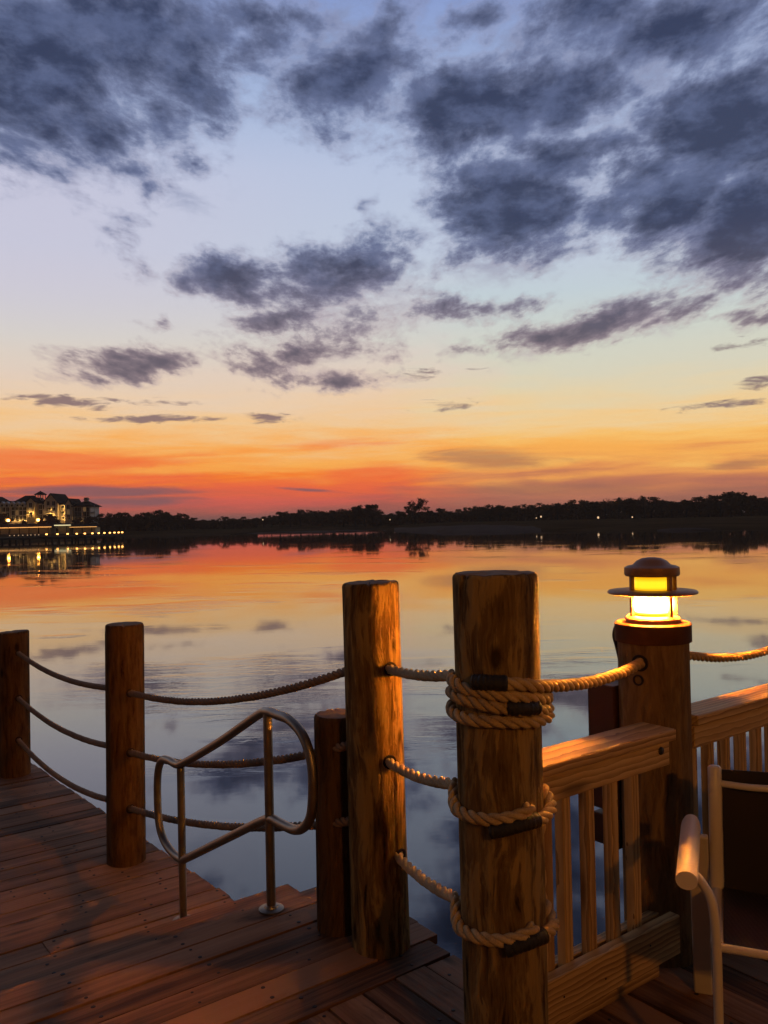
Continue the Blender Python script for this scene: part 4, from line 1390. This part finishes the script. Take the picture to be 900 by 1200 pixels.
far_light(457, 609, 240, 0.14, 'faint light at the foot of the wood left of the lone oak')
far_light(308, 609, 255, 0.16, 'faint light in the low wood left of the tall post')

# ------------------------------------------------------------------ the hotel across the lake
HDIST = 226.0
K = HDIST / F                   # metres per photo pixel there
LEFT = Vector((1, 0, 0)); BACK = Vector((0, 1, 0))
def HX(px): return D(px, 618, HDIST).x
def HZ(px, py): return D(px, py, HDIST).z
GZ = WATER_Z + 1.2

def wing(parent, x0, x1, y_eave, y_ridge, dy, dep, wall, roof='hip', rx0=None, rx1=None, over=0.35):
    """a block with its roof; dy sets it forward or back"""
    a, b = HX(x0), HX(x1)
    ze, zr = HZ((x0 + x1) / 2, y_eave), HZ((x0 + x1) / 2, y_ridge)
    yf = HDIST + dy
    mb = MB(); mb.box(Vector(((a + b) / 2, yf + dep / 2, (GZ + ze) / 2)), b - a, dep, ze - GZ)
    mid = (a + b) / 2
    if roof == 'gable': mb.prism([(a, yf + 0.001, ze), (b, yf + 0.001, ze), (mid, yf + 0.001, zr - 0.15)], (0, dep - 0.002, 0))
    w_ = mb.build('wall', M[wall], parent)
    mb = MB()
    if roof == 'hip':
        r0 = HX(rx0) if rx0 else a + (b - a) * .3; r1 = HX(rx1) if rx1 else b - (b - a) * .3
        o_ = over
        vs = [(a - o_, yf - o_, ze), (b + o_, yf - o_, ze), (b + o_, yf + dep + o_, ze), (a - o_, yf + dep + o_, ze), (r0, yf + dep * .5, zr), (r1, yf + dep * .5, zr)]
        vs += [(x, y, z - 0.18) for x, y, z in vs[:4]]
        fs = [(0, 1, 5, 4), (1, 2, 5), (2, 3, 4, 5), (3, 0, 4), (6, 7, 1, 0), (7, 8, 2, 1), (8, 9, 3, 2), (9, 6, 0, 3), (9, 8, 7, 6)]
        mb.add(vs, fs)
    else:
        o_ = over
        for sg, e in ((1, a), (-1, b)):
            p0 = Vector((e - sg * o_, yf - o_, ze - o_ * (zr - ze) / ((b - a) / 2)))
            p1 = Vector((mid, yf - o_, zr))
            mb.prism([p0, p1, p1 + Z * 0.2, p0 + Z * 0.2], (0, dep + 2 * o_, 0))
    rf = mb.build('roof', M['roof'], parent)
    return w_, rf, yf

def windows(parent, yf, cols, rows_, lit=(), w=0.75, h=1.15):
    i = 0
    for py in rows_:
        for px in cols:
            x, z = HX(px), HZ(px, py)
            mb = MB()
            for dx_, dz_, sx_, sz_ in ((0, h / 2 + .06, w + .24, .12), (0, -h / 2 - .06, w + .3, .12), (-w / 2 - .06, 0, .12, h), (w / 2 + .06, 0, .12, h), (0, 0, .05, h)):
                mb.box(Vector((x + dx_, yf - 0.05, z + dz_)), sx_, 0.12, sz_)
            f = mb.build('window', M['trim'], parent)
            mb = MB(); mb.box(Vector((x, yf - 0.02, z)), w, 0.05, h)
            mb.build('pane', M['window_lit' if i in lit else 'glass'], f)
            i += 1

def wall_light(parent, px, py, yf, r=0.16):
    p = Vector((HX(px), yf - 0.55, HZ(px, py)))
    mb = MB(); mb.box(p + Vector((0, .28, 0)), 0.06, 0.56, 0.06); mb.lathe([(0.1, r), (r, r + .05), (0.05, r + 0.2)], p, 10)
    mb.box(p + Vector((0, -r - .22, 0.05)), 4.2 * r, 0.05, 3.2 * r); mb.box(p + Vector((0, -.11 - r / 2, -r * 1.5)), 0.1, .6, 0.06)
    l_ = mb.build('wall_lamp', M['pile'], parent)
    mb = MB(); mb.lathe([(0, -r), (r * .8, -r * .6), (r, 0), (r * .8, r * .6), (0, r)], p, 10)
    mb.build('bulb', M['glow_wall'], l_)

hotel = thing('hotel', Vector((HX(40), HDIST, GZ)), 'pale gabled lakeside hotel with a roof lantern, lit from below at dusk', 'building')
_, _, y0 = wing(hotel, -34, 33, 593, 586.5, 2.0, 9, 'wall_grey', 'hip', -30, 28)
_, _, y0b = wing(hotel, -30, -2, 590, 582, 0.5, 9, 'wall_grey', 'gable')
_, _, y0c = wing(hotel, 11, 33, 590.5, 580, 1.0, 10, 'wall_grey', 'hip', 19, 30)
windows(hotel, y0c, (14, 18.5, 23, 27.5), (595, 601, 607), lit=(5,))
windows(hotel, y0, (1, 5.5), (597, 603, 609), lit=(2,))
for px in (3, 8.5, 14.5, 21, 27):
    x, z = HX(px), HZ(px, 592)
    mb = MB(); mb.box(Vector((x, y0c - 0.35, z - 0.1)), 1.0, 1.4, 0.9); mb.prism([(x - .62, y0c - 1.15, z + .35), (x + .62, y0c - 1.15, z + .35), (x, y0c - 1.15, z + .95)], (0, 1.6, 0))
    dm = mb.build('dormer', M['trim'], hotel)
    mb = MB(); mb.box(Vector((x, y0c - 1.06, z - 0.1)), 0.5, 0.05, 0.55); mb.build('pane', M['glass'], dm)
for px in (15, 21, 27.5): wall_light(hotel, px, 610, y0c, .12)  # this row and the next: lamps added to brighten the left wing
for px in (-6, 3.5): wall_light(hotel, px, 610, y0, .12)
# lit bay and the roof lantern above it
_, _, y1 = wing(hotel, 33, 42.5, 588, 583.5, -0.8, 8, 'wall_cream', 'gable', over=0.2)
windows(hotel, y1, (37.8,), (592, 598, 604), lit=(1,))
wall_light(hotel, 36, 601.5, y1); wall_light(hotel, 39.8, 601.5, y1)
lx0, lx1 = HX(34.2), HX(44.2); lzb, lze, lzt = HZ(39, 588), HZ(39, 579), HZ(39, 575)
yc = HDIST + 5
mb = MB(); mb.box(Vector(((lx0 + lx1) / 2, yc, lzb - 0.4)), lx1 - lx0 - .2, 2.0, 1.6)
rl0 = mb.build('roof_lantern', M['wall_pale'], hotel)
for fx in (0.06, 0.36, 0.64, 0.94):
    for fy in (-0.9, 0.9):
        mb = MB(); mb.box(Vector((lx0 + (lx1 - lx0) * fx, yc + fy, (lzb + lze) / 2)), 0.2, 0.2, lze - lzb); mb.build('post', M['trim'], rl0)
mb = MB(); c_ = Vector(((lx0 + lx1) / 2, yc, 0))
mb.lathe([(1.75, lze - .05), (1.75, lze + 0.1), (0.9, lze + .55), (0.35, lzt - .1), (0.0, lzt + .15)], c_, 8, smooth=False); mb.build('roof', M['roof'], rl0)
# central gabled block
_, _, y2 = wing(hotel, 43, 56, 589, 583, 1.2, 9, 'wall_grey', 'hip', 51, 56)
windows(hotel, y2, (46, 50.5), (594, 600, 606), lit=(3,))
_, _, y2b = wing(hotel, 53, 69, 588.5, 578.8, -0.6, 10, 'wall_pale', 'gable')
windows(hotel, y2b, (58, 64.5), (590, 596, 602, 608), lit=(4, 5))
wall_light(hotel, 49, 609, y2, .12); wall_light(hotel, 66.5, 607, y2b, .1)
wall_light(hotel, 60, 603.5, y2b); wall_light(hotel, 63, 603.5, y2b); wall_light(hotel, 61.3, 596.5, y2b, .1)
mb = MB()
for py in (594.5, 600.5): mb.box(Vector((HX(61.3), y2b - 0.55, HZ(61, py))), 2.0, 1.0, 0.14)
mb.build('balcony', M['trim'], hotel)
# narrow bright block
_, _, y3 = wing(hotel, 70, 87, 590.5, 585.2, 0.4, 8, 'wall_pale', 'hip', 72.5, 80)
_, _, y3b = wing(hotel, 77.5, 85.5, 591, 584.8, -0.6, 8, 'wall_pale', 'gable', over=.2)
windows(hotel, y3b, (81.5,), (594, 600, 606), lit=(1,))
windows(hotel, y3, (72.3,), (596, 602), w=.4)
for py in (607, 600.5, 594): wall_light(hotel, 75, py, y3, .15)

corner = thing('tower_house', Vector((HX(97), HDIST, GZ)), 'grey square block with hipped roof and roof turret at the right end of the hotel', 'building')
_, _, y4 = wing(corner, 87.5, 106.5, 593, 586.6, -0.2, 7, 'wall_grey', 'hip', 95, 99, over=.6)
windows(corner, y4, (90, 94, 100, 104), (597, 602.5, 608), lit=(2,))
wall_light(corner, 92, 611, y4, .1); wall_light(corner, 102, 611, y4, .1)
tx = HX(97); mb = MB(); mb.box(Vector((tx, y4 + 3.4, HZ(97, 585.5))), 1.0, 1.0, 1.3)
tt = mb.build('turret', M['wall_grey'], corner)
mb = MB(); mb.lathe([(0.95, HZ(97, 584.8)), (0.95, HZ(97, 584.4)), (0.25, HZ(97, 583.3)), (0, HZ(97, 582.4))], Vector((tx, y4 + 3.4, 0)), 4, smooth=False); mb.build('roof', M['roof'], tt)
for py in (600, 607):
    mb = MB(); x = HX(108.6); z = HZ(108, py)
    mb.box(Vector((x, y4 + 2, z)), 1.1, 3.2, 0.15); mb.box(Vector((x + .5, y4 + .5, z + .9)), 0.12, 0.12, 1.8); mb.box(Vector((x, y4 + 0.45, z + .5)), 1.1, 0.06, 0.06)
    mb.build('balcony', M['trim'], corner)

# long low boathouse with lit eaves in front of the hotel
BD = 208.0
def boathouse(x0, x1, y_e, label, glow, roof_top, strip_h=0.16):
    a, b = D(x0, y_e, BD).x, D(x1, y_e, BD).x
    ze = D((x0 + x1) / 2, y_e, BD).z
    zg = WATER_Z + 1.0
    o = thing('waterside_pavilion', Vector(((a + b) / 2, BD, zg)), label, 'pavilion')
    mb = MB(); mb.box(Vector(((a + b) / 2, BD + 2.2, (zg + ze - .1) / 2)), b - a - .8, 3.4, ze - .1 - zg); mb.build('wall', M['wall_cream'], o)
    mb = MB(); mb.prism([(a - .3, BD - .4, ze), (a - .3, BD + 4.6, ze), (a - .3, BD + 2.1, ze + roof_top)], (b - a + .6, 0, 0)); mb.build('roof', M['roof'], o)
    mb = MB(); mb.box(Vector(((a + b) / 2, BD - .47, ze + 0.02)), b - a + .5, 0.1, strip_h); mb.build('eave_lights', M[glow], o)
    k = a + .4
    while k < b:
        mb = MB(); mb.box(Vector((k, BD - .25, (zg + ze) / 2)), 0.14, 0.14, ze - zg); mb.build('post', M['pile'], o)
        k += 2.4
boathouse(-24, 60, 618.4, 'long low pavilion with an orange lit eave in front of the hotel', 'glow_strip', 0.9)
boathouse(65.5, 82.5, 615.6, 'small pavilion with a white lit awning between the two long eaves', 'glow_white', 0.5, 0.28)
boathouse(83.5, 113, 617.6, 'low pavilion with a thin lit eave below the grey tower block', 'glow_strip', 0.7, 0.12)

# dark garden trees before the hotel
GT = 'garden trees in front of the hotel'
for i, (x, y, k, lab) in enumerate(((56, 604, 'round', 'dark garden tree under the central gable of the hotel'), (63, 605, 'bushy', 'dark bush right of the orange street lamp by the hotel'), (1, 603, 'round', 'dark garden tree at the left edge of the hotel'), (-9, 604, 'oak', 'spreading garden tree left of the hotel'),
                                    (93, 608, 'bushy', 'dark bush below the grey tower block'), (101, 609.5, 'bushy', 'low bush at the right corner of the grey tower block'), (88, 609.5, 'bushy', 'low bush between the narrow bright gable and the grey block'), (47, 611, 'bushy', 'low bush left of the garden tree under the gable'), (28, 611, 'bushy', 'low bush between the two street lamps'), (109, 606, 'round', 'garden tree beside the balconies of the grey block'))):
    tree(k, i % 3, x, y, 214 + i * 0.4, lab, GT, 1.25)

# street lamps
SL = 'street lamps before the hotel'
for px, py, lab in ((9.7, 609.8, 'left one of two bright orange street lamps before the hotel'), (44.6, 609.3, 'right one of two bright orange street lamps before the hotel')):
    p = D(px, py, 206.5)
    o = thing('street_lamp', Vector((p.x, p.y, GZ - .2)), lab, 'street lamp', SL)
    mb = MB(); mb.tube([Vector((p.x, p.y, GZ - .2)), Vector((p.x, p.y, p.z - .3))], [0.08, 0.05], 8); mb.build('pole', M['pile'], o)
    mb = MB(); mb.lathe([(0, -.3), (.26, -.22), (.34, 0), (.26, .22), (0, .3)], p, 12); gl = mb.build('globe', M['glow_orange'], o)
    mb = MB(); mb.lathe([(.3, .26), (.3, .3), (.05, .42)], p, 12); mb.build('cap', M['pile'], gl)

# ------------------------------------------------------------------ boardwalk across the water with its low lights
BW = [(-150, 634.5), (0, 630.5), (50, 629), (100, 628), (147, 626.3)]
DZ = WATER_Z + 1.0
bp = [G(x, y, DZ) for x, y in BW]
mb = MB()
for a, b in zip(bp, bp[1:]):
    d = (b - a).normalized(); nn = Vector((-d.y, d.x, 0))
    if nn.y < 0: nn = -nn
    mb.prism([a, b, b + nn * 3.2, a + nn * 3.2], (0, 0, -0.45))
    L = (b - a).length; k = 0.5
    while k < L:
        for off in (0.25, 2.9):
            q = a + d * k + nn * off
            mb.box(Vector((q.x, q.y, (DZ - .4 + WATER_Z - 1) / 2)), 0.3, 0.3, DZ - .4 - WATER_Z + 1)
        k += 2.6
tag(mb.build('far_boardwalk', M['pile']), kind='structure')
DL = 'low lights along the far boardwalk'
def on_bw(px):
    for (x0, y0_), (x1, y1_) in zip(BW, BW[1:]):
        if x0 <= px <= x1: return G(px, y0_ + (y1_ - y0_) * (px - x0) / (x1 - x0), DZ)
big_l = [53.9, 66.7, 78.7, 89.4, 98.9, 107.8, 115.2, 121.9, 128.3, 133.7, 138.6, 142.8]
small_l = [10.7, 16, 21, 26, 31.6, 35.6, 40.5, 44.8]
proto = {}
for px in big_l + small_l + [-12, -30, -52, -78]:
    big = px in big_l
    p = on_bw(px) + Vector((0, 0.25, 0))
    if big not in proto:
        o = thing('dock_light', Vector((0, 0, 0)), 'x', 'dock light', DL)
        r_ = 0.17 if big else 0.08
        mb = MB(); mb.tube([(0, 0, 0), (0, 0, .34)], 0.07, 8); mb.build('stem', M['pile'], o)
        mb = MB(); mb.lathe([(r_, .34), (r_ * 1.1, .34 + r_ * .7), (r_, .34 + r_ * 1.3)], (0, 0, 0), 10); mb.build('lens', M['glow_dock' if big else 'glow_dim'], o)
        mb = MB(); mb.lathe([(r_ * 1.4, .34 + r_ * 1.3), (r_ * 1.3, .34 + r_ * 1.7), (0, .34 + r_ * 2.2)], (0, 0, 0), 10); mb.build('hood', M['pile'], o)
        proto[big] = o
    else: o = copy_tree(proto[big])
    o.location = p
    lab = 'bright low dock light on the far boardwalk, in the row that ends at the trees' if big else 'small pale dock light on the left part of the far boardwalk'
    if px == 142.8: lab = 'last dock light at the right end of the far boardwalk'
    if px == 53.9: lab = 'first bright dock light right of the row of small pale ones'
    tag(o, lab, 'dock light', DL)

# ------------------------------------------------------------------ the deck's other lamp, behind the camera
def deck_lantern(loc, label, power):
    o = thing('deck_lamp', loc, label, 'lamp')
    h = 3.0
    mb = MB(); mb.tube([loc, loc + Z * (h - .2)], [0.06, 0.045], 14); mb.build('pole', M['bronze'], o)
    c = loc
    mb = MB(); mb.lathe([(0.11, h - .2), (0.11, h + .02)], c, 24); mb.build('lens', glow_mat('deck_lamp_lens', (1.0, 0.395, 0.05), power), o)
    mb = MB(); mb.lathe([(0.04, h - .24), (0.13, h - .22), (0.13, h - .2), (0, h - .2)], c, 24); mb.build('lantern_base', M['bronze'], o)
    mb = MB(); mb.lathe([(0, h + .02), (0.16, h + .02), (0.15, h + .05), (0.08, h + .10), (0, h + .12)], c, 24); mb.build('hood', M['bronze'], o)
deck_lantern(Vector((1.9, -2.6, 0)), 'tall deck lamp standing behind the viewer', 355.0)

# ------------------------------------------------------------------ thin haze added over the lake to lift the dark far trees
hz_m = bpy.data.materials.new('added_haze')
hz_m.use_nodes = True
ht = NT(hz_m.node_tree)
for n in list(ht.n): ht.n.remove(n)
pvn = ht.node('ShaderNodeVolumePrincipled')
pvn.inputs['Color'].default_value = (0.95, 0.78, 0.62, 1)
pvn.inputs['Density'].default_value = 0.0003
pvn.inputs['Anisotropy'].default_value = 0.35
om = ht.node('ShaderNodeOutputMaterial')
ht.l.new(pvn.outputs[0], om.inputs['Volume'])
mb = MB(); mb.box(Vector((0, 4400, 9.5)), 18400, 9400, 25.0)
tag(mb.build('haze', hz_m), kind='stuff')
# ------------------------------------------------------------------ render settings
vs_ = scene.view_settings
scene.display_settings.display_device = 'sRGB'
vs_.view_transform = 'Standard'
vs_.look = 'None'
vs_.gamma = 1.0
vs_.exposure = 0.0
vs_.use_curve_mapping = False
cy = scene.cycles
cy.use_denoising = True
try:
    cy.denoiser = 'OPENIMAGEDENOISE'
except Exception:
    pass
cy.max_bounces = 6
cy.diffuse_bounces = 3
cy.glossy_bounces = 4
cy.sample_clamp_indirect = 4.0
cy.caustics_reflective = False
cy.caustics_refractive = False
